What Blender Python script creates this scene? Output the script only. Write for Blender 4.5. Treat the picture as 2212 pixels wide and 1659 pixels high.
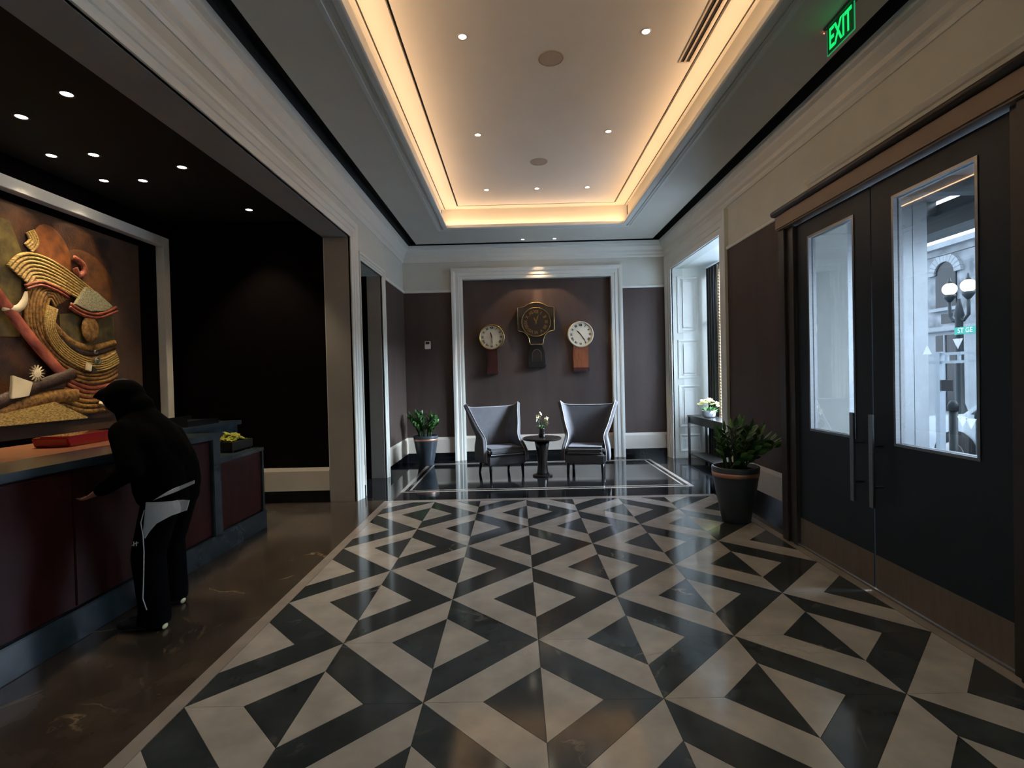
import bpy, bmesh, math, random
from mathutils import Vector, Matrix
random.seed(7)
for o in list(bpy.data.objects): bpy.data.objects.remove(o)
scn = bpy.context.scene
COL = scn.collection
PI = math.pi

# ------------------------------------------------------------------ camera, world, exposure
cam = bpy.data.cameras.new('camera'); cam_ob = bpy.data.objects.new('camera', cam); COL.objects.link(cam_ob)
cam.sensor_fit = 'HORIZONTAL'; cam.sensor_width = 36.0; cam.lens = 18.2447; cam.clip_start = 0.02; cam.clip_end = 200
_r = Vector((0.99969055, 0.00758138, -0.02369252)); _u = Vector((0.02358042, 0.01454894, 0.99961607)); _f = Vector((-0.00792318, 0.99986542, -0.01436567))
cam_ob.matrix_world = Matrix(((_r.x, _u.x, -_f.x, -0.09426), (_r.y, _u.y, -_f.y, -3.03081), (_r.z, _u.z, -_f.z, 1.55), (0, 0, 0, 1)))
scn.camera = cam_ob

w = bpy.data.worlds.new('overcast_sky'); scn.world = w; w.use_nodes = True
bg = w.node_tree.nodes['Background']; bg.inputs[0].default_value = (0.60, 0.73, 0.93, 1); bg.inputs[1].default_value = 10.5
sun = bpy.data.lights.new('bright_sky_sun', 'SUN'); sun.energy = 15.; sun.angle = math.radians(34); sun.color = (.74, .87, 1.)
sun_ob = bpy.data.objects.new('bright_sky_sun', sun); COL.objects.link(sun_ob); sun_ob.location = (20, 0, 12)
sun_ob.rotation_euler = Vector((-.90, .08, -.40)).to_track_quat('-Z', 'Y').to_euler()
scn.view_settings.view_transform = 'Standard'; scn.view_settings.look = 'None'
scn.view_settings.exposure = 1.7; scn.view_settings.gamma = 1.0
scn.view_settings.use_curve_mapping = False

# ------------------------------------------------------------------ materials
def lin(h):
    h = h.lstrip('#'); c = [int(h[i:i+2], 16) / 255 for i in (0, 2, 4)]
    return tuple(((x + .055) / 1.055) ** 2.4 if x > .04045 else x / 12.92 for x in c) + (1,)
MATS = {}
def mat(name, col, rough=.5, metal=0., var=.0, scale=8., bump=0., bscale=60., spec=.5, emit=None, estr=0., col2=None, sheen=0., coat=0., stretch=None):
    """Principled material whose colour and relief come from noise nodes in object space."""
    m = bpy.data.materials.new(name); m.use_nodes = True; nt = m.node_tree; N = nt.nodes; L = nt.links
    p = N['Principled BSDF']; c = lin(col) if isinstance(col, str) else col
    p.inputs['Base Color'].default_value = c; p.inputs['Roughness'].default_value = rough; p.inputs['Metallic'].default_value = metal
    p.inputs['Specular IOR Level'].default_value = spec; p.inputs['Sheen Weight'].default_value = sheen; p.inputs['Coat Weight'].default_value = coat
    tc = N.new('ShaderNodeTexCoord'); vec = tc.outputs['Object']
    if stretch:
        mp = N.new('ShaderNodeMapping'); mp.inputs['Scale'].default_value = stretch; L.new(vec, mp.inputs[0]); vec = mp.outputs[0]
    if var > 0 or col2:
        no = N.new('ShaderNodeTexNoise'); no.inputs['Scale'].default_value = scale; no.inputs['Detail'].default_value = 5; L.new(vec, no.inputs['Vector'])
        rp = N.new('ShaderNodeValToRGB'); rp.color_ramp.elements[0].position = .32; rp.color_ramp.elements[1].position = .68
        a = tuple(x * (1 - var) for x in c[:3]) + (1,); b = lin(col2) if col2 else tuple(min(1, x * (1 + var)) for x in c[:3]) + (1,)
        rp.color_ramp.elements[0].color = a; rp.color_ramp.elements[1].color = b
        L.new(no.outputs[0], rp.inputs[0]); L.new(rp.outputs[0], p.inputs['Base Color'])
    if bump > 0:
        n2 = N.new('ShaderNodeTexNoise'); n2.inputs['Scale'].default_value = bscale; n2.inputs['Detail'].default_value = 3; L.new(vec, n2.inputs['Vector'])
        bp = N.new('ShaderNodeBump'); bp.inputs['Strength'].default_value = bump; bp.inputs['Distance'].default_value = .01
        L.new(n2.outputs[0], bp.inputs['Height']); L.new(bp.outputs[0], p.inputs['Normal'])
    if emit:
        p.inputs['Emission Color'].default_value = lin(emit) if isinstance(emit, str) else emit; p.inputs['Emission Strength'].default_value = estr
    MATS[name] = m; return m
def marble(name, base, cloud, vein, rough, vscale=1.6, vamt=.5, spec=.5):
    m = bpy.data.materials.new(name); m.use_nodes = True; nt = m.node_tree; N = nt.nodes; L = nt.links; p = N['Principled BSDF']
    p.inputs['Roughness'].default_value = rough; p.inputs['Specular IOR Level'].default_value = spec
    g = N.new('ShaderNodeNewGeometry')
    n1 = N.new('ShaderNodeTexNoise'); n1.inputs['Scale'].default_value = 4.5; n1.inputs['Detail'].default_value = 8; L.new(g.outputs['Position'], n1.inputs['Vector'])
    r1 = N.new('ShaderNodeValToRGB'); r1.color_ramp.elements[0].color = lin(base); r1.color_ramp.elements[1].color = lin(cloud)
    r1.color_ramp.elements[0].position = .35; r1.color_ramp.elements[1].position = .7; L.new(n1.outputs[0], r1.inputs[0])
    n2 = N.new('ShaderNodeTexNoise'); n2.inputs['Scale'].default_value = vscale; n2.inputs['Detail'].default_value = 7; n2.inputs['Distortion'].default_value = 1.6
    L.new(g.outputs['Position'], n2.inputs['Vector'])
    r2 = N.new('ShaderNodeValToRGB'); e = r2.color_ramp.elements; e[0].position = .485; e[0].color = (0, 0, 0, 1); e[1].position = .515; e[1].color = (0, 0, 0, 1)
    k = e.new(.5); k.color = (1, 1, 1, 1); L.new(n2.outputs[0], r2.inputs[0])
    n3 = N.new('ShaderNodeTexNoise'); n3.inputs['Scale'].default_value = 2.2; L.new(g.outputs['Position'], n3.inputs['Vector'])
    r3 = N.new('ShaderNodeValToRGB'); r3.color_ramp.elements[0].position = .55; r3.color_ramp.elements[1].position = .72; L.new(n3.outputs[0], r3.inputs[0])
    mu = N.new('ShaderNodeMath'); mu.operation = 'MULTIPLY'; L.new(r2.outputs[0], mu.inputs[0]); L.new(r3.outputs[0], mu.inputs[1])
    mu2 = N.new('ShaderNodeMath'); mu2.operation = 'MULTIPLY'; mu2.inputs[1].default_value = vamt; L.new(mu.outputs[0], mu2.inputs[0])
    mx = N.new('ShaderNodeMix'); mx.data_type = 'RGBA'; mx.inputs[7].default_value = lin(vein)
    L.new(mu2.outputs[0], mx.inputs[0]); L.new(r1.outputs[0], mx.inputs[6]); L.new(mx.outputs[2], p.inputs['Base Color'])
    MATS[name] = m; return m
def emis(name, col, s):
    m = bpy.data.materials.new(name); m.use_nodes = True; N = m.node_tree.nodes; N.remove(N['Principled BSDF'])
    e = N.new('ShaderNodeEmission'); e.inputs[0].default_value = lin(col) if isinstance(col, str) else col; e.inputs[1].default_value = s
    m.node_tree.links.new(e.outputs[0], N['Material Output'].inputs[0]); MATS[name] = m; return m
def glass(name, tint=(1, 1, 1, 1), refl=.08, rough=.0):
    m = bpy.data.materials.new(name); m.use_nodes = True; N = m.node_tree.nodes; L = m.node_tree.links; N.remove(N['Principled BSDF'])
    t = N.new('ShaderNodeBsdfTransparent'); t.inputs[0].default_value = tint
    g = N.new('ShaderNodeBsdfGlossy'); g.inputs['Roughness'].default_value = rough
    lw = N.new('ShaderNodeLayerWeight'); lw.inputs[0].default_value = .5
    pw = N.new('ShaderNodeMath'); pw.operation = 'POWER'; pw.inputs[1].default_value = 4.; L.new(lw.outputs['Facing'], pw.inputs[0])
    ma = N.new('ShaderNodeMath'); ma.operation = 'MULTIPLY_ADD'; ma.inputs[1].default_value = .9; ma.inputs[2].default_value = refl * .5; ma.use_clamp = True; L.new(pw.outputs[0], ma.inputs[0])
    mx = N.new('ShaderNodeMixShader'); L.new(ma.outputs[0], mx.inputs[0]); L.new(t.outputs[0], mx.inputs[1]); L.new(g.outputs[0], mx.inputs[2])
    L.new(mx.outputs[0], N['Material Output'].inputs[0]); MATS[name] = m; return m

M_PAINT = mat('warm_white_paint', '#c3c8c0', .55, var=.03, scale=3, bump=.05, bscale=120)
M_TRIM = mat('trim_satin_paint', '#d3d7d1', .35, var=.02, scale=3)
M_CEIL = mat('ceiling_paint', '#cccabf', .6, var=.02, scale=2)
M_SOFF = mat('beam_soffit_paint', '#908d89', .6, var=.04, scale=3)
M_GAP = mat('shadow_gap_black', '#15181a', .8)
M_FAB = mat('brown_wallcovering', '#483c37', .62, var=.12, scale=5, bump=.25, bscale=220, stretch=(1, 1, .15), spec=.4)
M_FABD = mat('alcove_dark_wallcovering', '#0b0708', .85, var=.15, scale=5, bump=.2, bscale=200, spec=.04)
M_ALC = mat('alcove_dark_ceiling', '#0e0a09', .75, var=.1, scale=3)
M_BASEW = mat('baseboard_white', '#c2bdb2', .4, var=.05, scale=4)
M_BLACKSTONE = marble('plinth_black_stone', '#0b0d10', '#15181c', '#444444', .12, vamt=.3)
M_TL = marble('tile_pale_marble', '#9b9892', '#b4afa6', '#6a655f', .11, vscale=1.2, vamt=.35)
M_TD = marble('tile_dark_marble', '#2e3335', '#3d4345', '#a29684', .10, vscale=1.3, vamt=.55)
M_FLD = marble('floor_black_marble', '#121315', '#1d1e20', '#8c8170', .06, vscale=1.0, vamt=.4)
M_FLB = marble('floor_brown_marble', '#37302a', '#4c443a', '#b09a74', .16, vscale=1.1, vamt=.6)
M_GROUT = mat('grout_dark', '#2a2826', .8)
M_STRIP = marble('strip_pale_marble', '#8a827a', '#9b938a', '#6f6a64', .16, vamt=.2)

# ------------------------------------------------------------------ mesh helpers
class MB:
    def __init__(s): s.v = []; s.f = []
    def add(s, vs, fs):
        n = len(s.v); s.v += [tuple(v) for v in vs]; s.f += [tuple(i + n for i in f) for f in fs]; return s
    def box(s, x0, x1, y0, y1, z0, z1):
        if x0 > x1: x0, x1 = x1, x0
        if y0 > y1: y0, y1 = y1, y0
        if z0 > z1: z0, z1 = z1, z0
        return s.add([(x0, y0, z0), (x1, y0, z0), (x1, y1, z0), (x0, y1, z0), (x0, y0, z1), (x1, y0, z1), (x1, y1, z1), (x0, y1, z1)],
                     [(0, 3, 2, 1), (4, 5, 6, 7), (0, 1, 5, 4), (1, 2, 6, 5), (2, 3, 7, 6), (3, 0, 4, 7)])
    def prism(s, poly, d0, d1, fr):
        """polygon (u,v) extruded d0..d1; fr(u,v,d)->xyz"""
        n = len(poly); vs = [fr(u, v, d0) for u, v in poly] + [fr(u, v, d1) for u, v in poly]
        fs = [tuple(range(n - 1, -1, -1)), tuple(range(n, 2 * n))] + [(i, (i + 1) % n, n + (i + 1) % n, n + i) for i in range(n)]
        return s.add(vs, fs)
    def lathe(s, prof, n=24, c=(0, 0, 0), cap=True, fr=None):
        vs = []; fs = []; k = len(prof)
        for i in range(n):
            a = 2 * PI * i / n
            for r, z in prof:
                p = (r * math.cos(a), r * math.sin(a), z); p = fr(*p) if fr else p
                vs.append((c[0] + p[0], c[1] + p[1], c[2] + p[2]))
        for i in range(n):
            j = (i + 1) % n
            for q in range(k - 1): fs.append((i * k + q, j * k + q, j * k + q + 1, i * k + q + 1))
        if cap:
            fs.append(tuple(i * k for i in range(n - 1, -1, -1))); fs.append(tuple(i * k + k - 1 for i in range(n)))
        return s.add(vs, fs)
    def tube(s, pts, rad, n=8, cap=True):
        pts = [Vector(p) for p in pts]; rads = rad if isinstance(rad, (list, tuple)) else [rad] * len(pts)
        vs = []; fs = []; up = Vector((0, 0, 1)); prev = None
        for i, p in enumerate(pts):
            t = (pts[min(i + 1, len(pts) - 1)] - pts[max(i - 1, 0)]).normalized()
            a = prev if prev is not None else (up if abs(t.z) < .9 else Vector((1, 0, 0)))
            a = (a - t * a.dot(t)); a = a.normalized() if a.length > 1e-6 else t.orthogonal().normalized()
            b = t.cross(a); prev = a
            for q in range(n):
                an = 2 * PI * q / n; vs.append(p + (a * math.cos(an) + b * math.sin(an)) * rads[i])
        for i in range(len(pts) - 1):
            for q in range(n):
                fs.append((i * n + q, i * n + (q + 1) % n, (i + 1) * n + (q + 1) % n, (i + 1) * n + q))
        if cap: fs.append(tuple(range(n - 1, -1, -1))); fs.append(tuple((len(pts) - 1) * n + q for q in range(n)))
        return s.add(vs, fs)
    def sweep(s, path, prof, fr, closed=False):
        """mitred sweep in a plane. path (u,v); prof list of (o,d): o = offset to the left of the path direction, d = protrusion. fr(u,v,d)->xyz"""
        n = len(path); k = len(prof); vs = []; fs = []
        P = [Vector((a, b)) for a, b in path]
        for i in range(n):
            if closed or 0 < i < n - 1:
                d1 = (P[i] - P[i - 1]).normalized(); d2 = (P[(i + 1) % n] - P[i]).normalized()
            elif i == 0: d1 = d2 = (P[1] - P[0]).normalized()
            else: d1 = d2 = (P[-1] - P[-2]).normalized()
            n1 = Vector((-d1.y, d1.x)); n2 = Vector((-d2.y, d2.x)); m = (n1 + n2); m = m / max(1e-6, m.dot(n1))
            for o, d in prof:
                q = P[i] + m * o; vs.append(fr(q.x, q.y, d))
        for i in range(n if closed else n - 1):
            j = (i + 1) % n
            for q in range(k): fs.append((i * k + q, j * k + q, j * k + (q + 1) % k, i * k + (q + 1) % k))
        if not closed: fs.append(tuple(range(k - 1, -1, -1))); fs.append(tuple((n - 1) * k + q for q in range(k)))
        return s.add(vs, fs)
    def ico(s, c, r, sub=1, sc=(1, 1, 1)):
        bm = bmesh.new(); bmesh.ops.create_icosphere(bm, subdivisions=sub, radius=1)
        bm.verts.ensure_lookup_table()
        s.add([(c[0] + v.co.x * r * sc[0], c[1] + v.co.y * r * sc[1], c[2] + v.co.z * r * sc[2]) for v in bm.verts], [tuple(v.index for v in f.verts) for f in bm.faces]); bm.free(); return s
    def mesh(s, name, m, smooth=False, bevel=0, fixn=True):
        me = bpy.data.meshes.new(name); me.from_pydata(s.v, [], s.f); me.update()
        if fixn or bevel:
            bm = bmesh.new(); bm.from_mesh(me)
            if bevel:
                bmesh.ops.recalc_face_normals(bm, faces=bm.faces)
                ed = [e for e in bm.edges if len(e.link_faces) == 2 and e.calc_face_angle(0) > .6]
                bmesh.ops.bevel(bm, geom=ed, offset=bevel, segments=2, affect='EDGES', clamp_overlap=True)
            bmesh.ops.recalc_face_normals(bm, faces=bm.faces); bm.to_mesh(me); bm.free()
        me.materials.append(m)
        if smooth:
            for p in me.polygons: p.use_smooth = True
        return me
    def build(s, name, m, parent=None, smooth=False, bevel=0, loc=None, rot=None, autos=False, fixn=True):
        o = bpy.data.objects.new(name, s.mesh(name, m, smooth, bevel, fixn)); COL.objects.link(o); o.parent = parent
        if loc: o.location = loc
        if rot: o.rotation_euler = rot
        if autos: smooth_angle(o)
        return o
def smooth_angle(o, ang=.7):
    me = o.data
    for p in me.polygons: p.use_smooth = True
    bm = bmesh.new(); bm.from_mesh(me)
    for e in bm.edges: e.smooth = not (len(e.link_faces) == 2 and e.calc_face_angle(0) > ang)
    bm.to_mesh(me); bm.free()
def tag(o, label=None, cat=None, group=None, kind=None):
    if label: o['label'] = label
    if cat: o['category'] = cat
    if group: o['group'] = group
    if kind: o['kind'] = kind
    return o
def thing(name, label, cat, loc=(0, 0, 0), rz=0, group=None):
    o = bpy.data.objects.new(name, None); COL.objects.link(o); o.empty_display_size = .1
    o.location = loc; o.rotation_euler = (0, 0, rz); return tag(o, label, cat, group)
def struct(o, label): return tag(o, label, None, None, 'structure')
def copy_tree(o, parent=None):
    c = o.copy(); COL.objects.link(c); c.parent = parent
    for ch in list(o.children): copy_tree(ch, c)
    return c
def text_mb(txt, size, fr, depth=.002, font_align='CENTER', bold=0.):
    """letters as solid geometry: returns MB with text in (u,v) plane mapped by fr(u,v,d)"""
    cu = bpy.data.curves.new('t', 'FONT'); cu.body = txt; cu.size = size; cu.align_x = font_align; cu.align_y = 'CENTER'; cu.extrude = depth / 2; cu.offset = bold; cu.resolution_u = 3
    ob = bpy.data.objects.new('t', cu); COL.objects.link(ob); dg = bpy.context.evaluated_depsgraph_get(); dg.update()
    me = ob.evaluated_get(dg).to_mesh(); mb = MB()
    mb.add([fr(v.co.x, v.co.y, v.co.z + depth / 2) for v in me.vertices], [tuple(p.vertices) for p in me.polygons])
    ob.evaluated_get(dg).to_mesh_clear(); bpy.data.objects.remove(ob); bpy.data.curves.remove(cu); return mb
def fxyz(x, y, z): return (x, y, z)

# ------------------------------------------------------------------ layout (metres, camera at about (-0.1,-3.0,1.55) looking +Y)
XL, XR, YB, YF = -2.17, 2.74, 6.70, -5.2          # room walls
ZC = 4.0                                           # lower ceiling
AXW = -4.50                                        # alcove left wall
A = 0.57467                                        # half diagonal of a floor square

# ================================================================== STRUCTURE
# ---- floor
PX0, PX1, PY1 = -3 * A, 4 * A, 6 * A
fl = MB()
fl.box(AXW - .4, 3.6, YF - .3, 7.0, -.20, -.05)
floor = struct(fl.build('floor', M_GROUT), 'polished marble lobby floor with a black and pale geometric pattern')
tb = MB().box(PX0 - .07, PX1 + .07, YF, PY1 + .11, -.05, -.004).build('screed', M_GROUT, floor)
SX0 = PX0 - .085
MB().box(AXW - .3, SX0, YF, 3.60, -.05, 0).build('reception_slab', M_FLB, floor)
MB().box(SX0, 2.62, PY1 + .115, 7.0, -.05, 0).build('seating_slab', M_FLD, floor)
MB().box(AXW - .3, SX0, 3.60, 7.0, -.05, 0).build('passage_slab', M_FLD, floor)
MB().box(2.62, 3.6, 1.9, 7.0, -.05, 0).build('bay_slab', M_FLD, floor)
MB().box(PX1 + .085, 2.62, 1.9, PY1 + .115, -.05, 0).build('kerb_slab', M_FLD, floor)
MB().box(PX1 + .085, 3.6, YF, -2.6, -.05, -.0005).build('bay_slab', M_FLD, floor)
MB().box(PX1 + .085, 2.78, -2.6, 1.9, -.05, -.001).build('threshold_slab', M_FLB, floor)
for (a, b, c, d) in ((SX0, PX0 - .003, YF, PY1 + .115), (PX0, PX1, PY1 + .003, PY1 + .115), (PX1 + .003, PX1 + .085, YF, PY1 + .115)):
    MB().box(a + .001, b, c, d - .001, -.05, 0).build('border_strip', M_STRIP, floor)
def clip(poly, axis, lim, keep_less):
    out = []
    for i in range(len(poly)):
        a, b = poly[i], poly[(i + 1) % len(poly)]
        ia = a[axis] <= lim + 1e-9 if keep_less else a[axis] >= lim - 1e-9
        ib = b[axis] <= lim + 1e-9 if keep_less else b[axis] >= lim - 1e-9
        if ia: out.append(a)
        if ia != ib:
            t = (lim - a[axis]) / (b[axis] - a[axis]); out.append((a[0] + (b[0] - a[0]) * t, a[1] + (b[1] - a[1]) * t))
    return out
def shrink(poly, g=.0012):
    cx = sum(p[0] for p in poly) / len(poly); cy = sum(p[1] for p in poly) / len(poly)
    out = []; n = len(poly)
    for i in range(n):
        p0, p1, p2 = Vector(poly[i - 1]), Vector(poly[i]), Vector(poly[(i + 1) % n])
        d1 = (p1 - p0).normalized(); d2 = (p2 - p1).normalized(); n1 = Vector((-d1.y, d1.x)); n2 = Vector((-d2.y, d2.x))
        if n1.dot(Vector((cx, cy)) - p1) < 0: n1, n2 = -n1, -n2
        m = n1 + n2; m = m / max(.15, m.dot(n1)); q = p1 + m * g; out.append((q.x, q.y))
    return out
def area(p): return abs(sum(p[i][0] * p[(i + 1) % len(p)][1] - p[(i + 1) % len(p)][0] * p[i][1] for i in range(len(p)))) / 2
for i in range(-3, 5):
    for j in range(-9, 8):
        if (i + j) % 2: continue
        cx, cy = i * A, (j - 1) * A            # square centred below the crossing (i, j)
        if cy + A < -2.3: continue
        h = .5
        L_ = lambda pts: [(cx + x * A, cy + y * A) for x, y in pts]
        pieces = [(L_([(0, 1), (-1, 0), (-h, 0), (0, h)]), M_TL), (L_([(-1, 0), (0, -1), (0, -h), (-h, 0)]), M_TL), (L_([(0, h), (-h, 0), (0, -h)]), M_TD),
                  (L_([(0, h), (0, -h), (h, 0)]), M_TL), (L_([(0, 1), (0, h), (h, 0), (1, 0)]), M_TD), (L_([(h, 0), (0, -h), (0, -1), (1, 0)]), M_TD)]
        for poly, m in pieces:
            for ax, lim, less in ((0, PX0, False), (0, PX1, True), (1, PY1, True), (1, -4.6, False)): 
                poly = clip(poly, ax, lim, less)
                if len(poly) < 3: break
            if len(poly) < 3 or area(poly) < 2e-3: continue
            MB().prism(shrink(poly), -.012, 0, fxyz).build('marble_tile', m, floor)
# thin double inlay lines in the seating area
ix0, ix1, iy0, iy1 = -1.72, 2.30, 4.02, 6.36
for off, wd in ((0, .055), (.11, .03)):
    a, b, c, d = ix0 + off, ix1 - off, iy0 + off, iy1 - off
    for bx in ((a, b, c, c + wd), (a, b, d - wd, d), (a, a + wd, c + wd, d - wd), (b - wd, b, c + wd, d - wd)):
        MB().box(*bx, -.02, .0006).build('inlay_strip', M_STRIP, floor)

# ---- walls
wl = MB()
XLo = -2.51
ROY1 = 3.58; ROZ = 3.38       # reception opening
DY0, DY1, DZ = 3.98, 5.12, 3.17   # far doorway
wl.box(XLo, XL, YF, ROY1, ROZ, 4.35); wl.box(XLo, XL, ROY1, DY0, 0, 4.35); wl.box(XLo, XL, DY0, DY1, DZ, 4.35); wl.box(XLo, XL, DY1, YB + .3, 0, 4.35)
wl.box(XLo, XL, YF, -3.6, 0, ROZ)
wall_left = struct(wl.build('wall_left', M_PAINT), 'pale painted left wall with the wide reception opening and a dark doorway')
MB().box(XL - .001, XL + .012, 5.22, YB, .44, 3.17).build('wallcovering', M_FAB, wall_left)
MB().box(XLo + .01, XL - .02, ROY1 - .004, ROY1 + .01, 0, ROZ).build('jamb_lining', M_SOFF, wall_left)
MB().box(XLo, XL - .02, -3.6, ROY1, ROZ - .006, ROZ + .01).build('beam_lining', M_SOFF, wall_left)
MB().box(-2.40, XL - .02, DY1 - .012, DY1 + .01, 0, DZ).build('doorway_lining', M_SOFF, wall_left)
MB().box(XLo - .01, -2.401, DY1 - .03, DY1 + .01, 0, DZ).build('painted_dark_depth', M_FABD, wall_left)  # dark strip painted over the reveal, standing for the shaded depth of the doorway
wb = MB()
NX0, NX1, NZ = -1.06, 1.72, 3.38
wb.box(XL - .34, NX0, YB, YB + .3, 0, 4.35); wb.box(NX1, XR + .9, YB, YB + .3, 0, 4.35); wb.box(NX0, NX1, YB, YB + .3, NZ, 4.35)
wall_back = struct(wb.build('wall_back', M_PAINT), 'pale painted back wall with a framed brown niche')
MB().box(NX0 - .02, NX1 + .02, YB + .10, YB + .12, 0, NZ + .02).build('niche_panel', M_FAB, wall_back)
MB().box(XL, NX0 - .2, YB - .012, YB + .001, .44, 3.17).build('wallcovering', M_FAB, wall_back)
MB().box(NX1 + .18, XR, YB - .012, YB + .001, .44, 3.17).build('wallcovering', M_FAB, wall_back)
WY0, WY1, WZ = 4.12, 6.36, 3.42     # window bay opening
VY0, VY1 = -4.95, -3.95               # unseen window bay added behind the viewpoint, brings daylight to the near floor
DC0, DC1 = -.62, 1.76               # door case
wr = MB()
wr.box(XR, XR + .2, WY1, YB + .3, 0, 4.35); wr.box(XR, XR + .2, WY0, WY1, WZ, 4.35); wr.box(XR, XR + .09, DC1, WY0, 0, 4.35)
wr.box(XR, XR + .2, VY1, DC1, 2.95, 4.35); wr.box(XR, XR + .2, VY1, DC0, 0, 2.95)
wr.box(XR, XR + .2, VY0, VY1, WZ, 4.35); wr.box(XR, XR + .2, YF, VY0, 0, 4.35)
wall_right = struct(wr.build('wall_right', M_PAINT), 'pale painted right wall with the entrance doors and a window bay')
MB().box(XR - .012, XR + .001, DC1, WY0 - .26, .44, 3.17).build('wallcovering', M_FAB, wall_right)
wf = MB().box(XL - 2.6, XR + .2, YF - .2, YF, 0, 4.35)
struct(wf.build('wall_front', M_PAINT), 'pale wall behind the viewpoint')
# alcove shell
al = MB()
al.box(AXW - .6, XLo, ROY1 + .02, ROY1 + .3, 0, 4.35)
struct(al.build('wall_alcove_end', M_FABD), 'dark brown end wall of the reception alcove')
al = MB(); al.box(AXW - .3, AXW, YF, ROY1 + .3, 0, 4.35)
alw = struct(al.build('wall_alcove_left', M_FABD), 'dark brown wall behind the reception desk')
ac = MB().box(AXW - .3, XLo, YF, ROY1 + .3, 3.60, 3.75)
alcove_ceiling = struct(ac.build('ceiling_alcove', M_ALC), 'dark ceiling above the reception desk')
# dark passage behind the far doorway
dk = MB(); dk.box(-4.0, XLo, 3.88, DY0 - .02, 0, 4.0); dk.box(-4.0, XLo, DY1 + .1, 5.4, 0, 4.0); dk.box(-4.1, -4.0, 3.88, 5.4, 0, 4.0); dk.box(-4.1, XLo, 3.88, 5.4, 3.2, 3.4)
struct(dk.build('wall_passage', M_FABD), 'dark passage walls seen through the narrow doorway')

# ---- ceiling with tray and perimeter shadow gap
TX0, TX1, TY1, TY0 = -1.16, 1.71, 5.47, -1.0
CW = .10; ZU = 4.34
ci = MB()
GL, GR, GB = -1.86, 2.45, 6.46     # edges of the hung ceiling (gap of 0.14 to the cornice)
ci.box(GL, TX0 - .10, YF, GB, ZC, ZC + .03); ci.box(TX1 + .10, GR, YF, GB, ZC, ZC + .03)
ci.box(TX0 - .10, TX1 + .10, TY1 + .10, GB, ZC, ZC + .03); ci.box(TX0 - .10, TX1 + .10, YF, TY0 - .10, ZC, ZC + .03)
ceiling = struct(ci.build('ceiling', M_CEIL), 'pale ceiling with a glowing rectangular tray')
# cove walls and upper ceiling (centre panel, border ring, recessed joints)
cv = MB()
cv.box(TX0 - CW - .02, TX0 - CW, TY0 - CW, TY1 + CW, ZC + .02, ZU + .06); cv.box(TX1 + CW, TX1 + CW + .02, TY0 - CW, TY1 + CW, ZC + .02, ZU + .06)
cv.box(TX0 - CW, TX1 + CW, TY1 + CW + .06, TY1 + CW + .08, ZC + .02, ZU + .06); cv.box(TX0 - CW, TX1 + CW, TY0 - CW - .02, TY0 - CW, ZC + .02, ZU + .06)
cv.build('cove_wall', M_CEIL, ceiling)
L1 = (TX0 - .045, TX1 + .06, TY0 - .04, TY1 + .14); L2 = (-.98, 1.575, TY0 + .2, 5.44)
MB().box(TX0 - CW - .02, TX1 + CW + .02, TY0 - CW - .02, TY1 + CW + .08, ZU + .03, ZU + .06).build('joint_backing', M_GAP, ceiling)
def ring(mb, o, i, z0, z1):
    mb.box(o[0], i[0], o[2], o[3], z0, z1); mb.box(i[1], o[1], o[2], o[3], z0, z1); mb.box(i[0], i[1], i[3], o[3], z0, z1); mb.box(i[0], i[1], o[2], i[2], z0, z1); return mb
g1, g2 = .007, .013
ring(MB(), (TX0 - CW, TX1 + CW, TY0 - CW, TY1 + CW + .06), (L1[0] - g1, L1[1] + g1, L1[2] - g1, L1[3] + g1), ZU, ZU + .03).build('outer_border', M_CEIL, ceiling)
ring(MB(), (L1[0] + g1, L1[1] - g1, L1[2] + g1, L1[3] - g1), (L2[0] - g2, L2[1] + g2, L2[2] - g2, L2[3] + g2), ZU, ZU + .03).build('inner_border', M_CEIL, ceiling)
MB().box(L2[0] + g2, L2[1] - g2, L2[2] + g2, L2[3] - g2, ZU, ZU + .03).build('centre_panel', M_CEIL, ceiling)
# dark void over the perimeter gap
vd = MB(); vd.box(XL, GL + .05, YF, YB, ZC + .10, ZC + .12); vd.box(GR - .05, XR, YF, YB, ZC + .10, ZC + .12); vd.box(GL, GR, GB - .05, YB, ZC + .10, ZC + .12)
vd.box(XL, XL + .19, YF, YB, ZC - .004, ZC + .10); vd.box(XR - .16, XR, YF, YB, ZC - .004, ZC + .10); vd.box(XL, XR, YB - .10, YB, ZC - .004, ZC + .10)
vd.box(GL, GL + .03, YF, GB, ZC + .03, ZC + .10); vd.box(GR - .03, GR, YF, GB, ZC + .03, ZC + .10); vd.box(GL, GR, GB - .03, GB, ZC + .03, ZC + .10)
vd.build('shadow_gap', M_GAP, ceiling)
MB().box(XLo, XR + .4, YF, YB + .3, 4.42, 4.5).build('upper_deck', M_GAP, ceiling)
# tray moulding
tm = MB()
prof = [(0, .045), (0, .0), (-.02, -.012), (-.06, -.012), (-.075, 0.012), (-.12, .012), (-.135, -.006), (-.17, -.006), (-.17, .045)]
# inner lip path, offset negative = outwards for a counter-clockwise path
tm.sweep([(TX0, TY0), (TX1, TY0), (TX1, TY1), (TX0, TY1)], [(o, d) for o, d in prof], lambda u, v, d: (u, v, ZC + d), closed=True)
struct(tm.build('trim_1', M_TRIM, autos=True), 'stepped moulding around the lit ceiling tray')
# cornice at wall tops
cn = MB()
cprof = [(0, 3.72), (.012, 3.72), (.025, 3.745), (.025, 3.775), (.05, 3.80), (.06, 3.84), (.10, 3.90), (.105, 3.93), (.14, 3.945), (.155, 3.996), (0, 3.996)]
cn.sweep([(XR, YF), (XR, YB), (XL, YB), (XL, YF)], cprof, lambda u, v, d: (u, v, d))
struct(cn.build('trim_2', M_TRIM), 'stepped cornice running around the wall tops')
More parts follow.
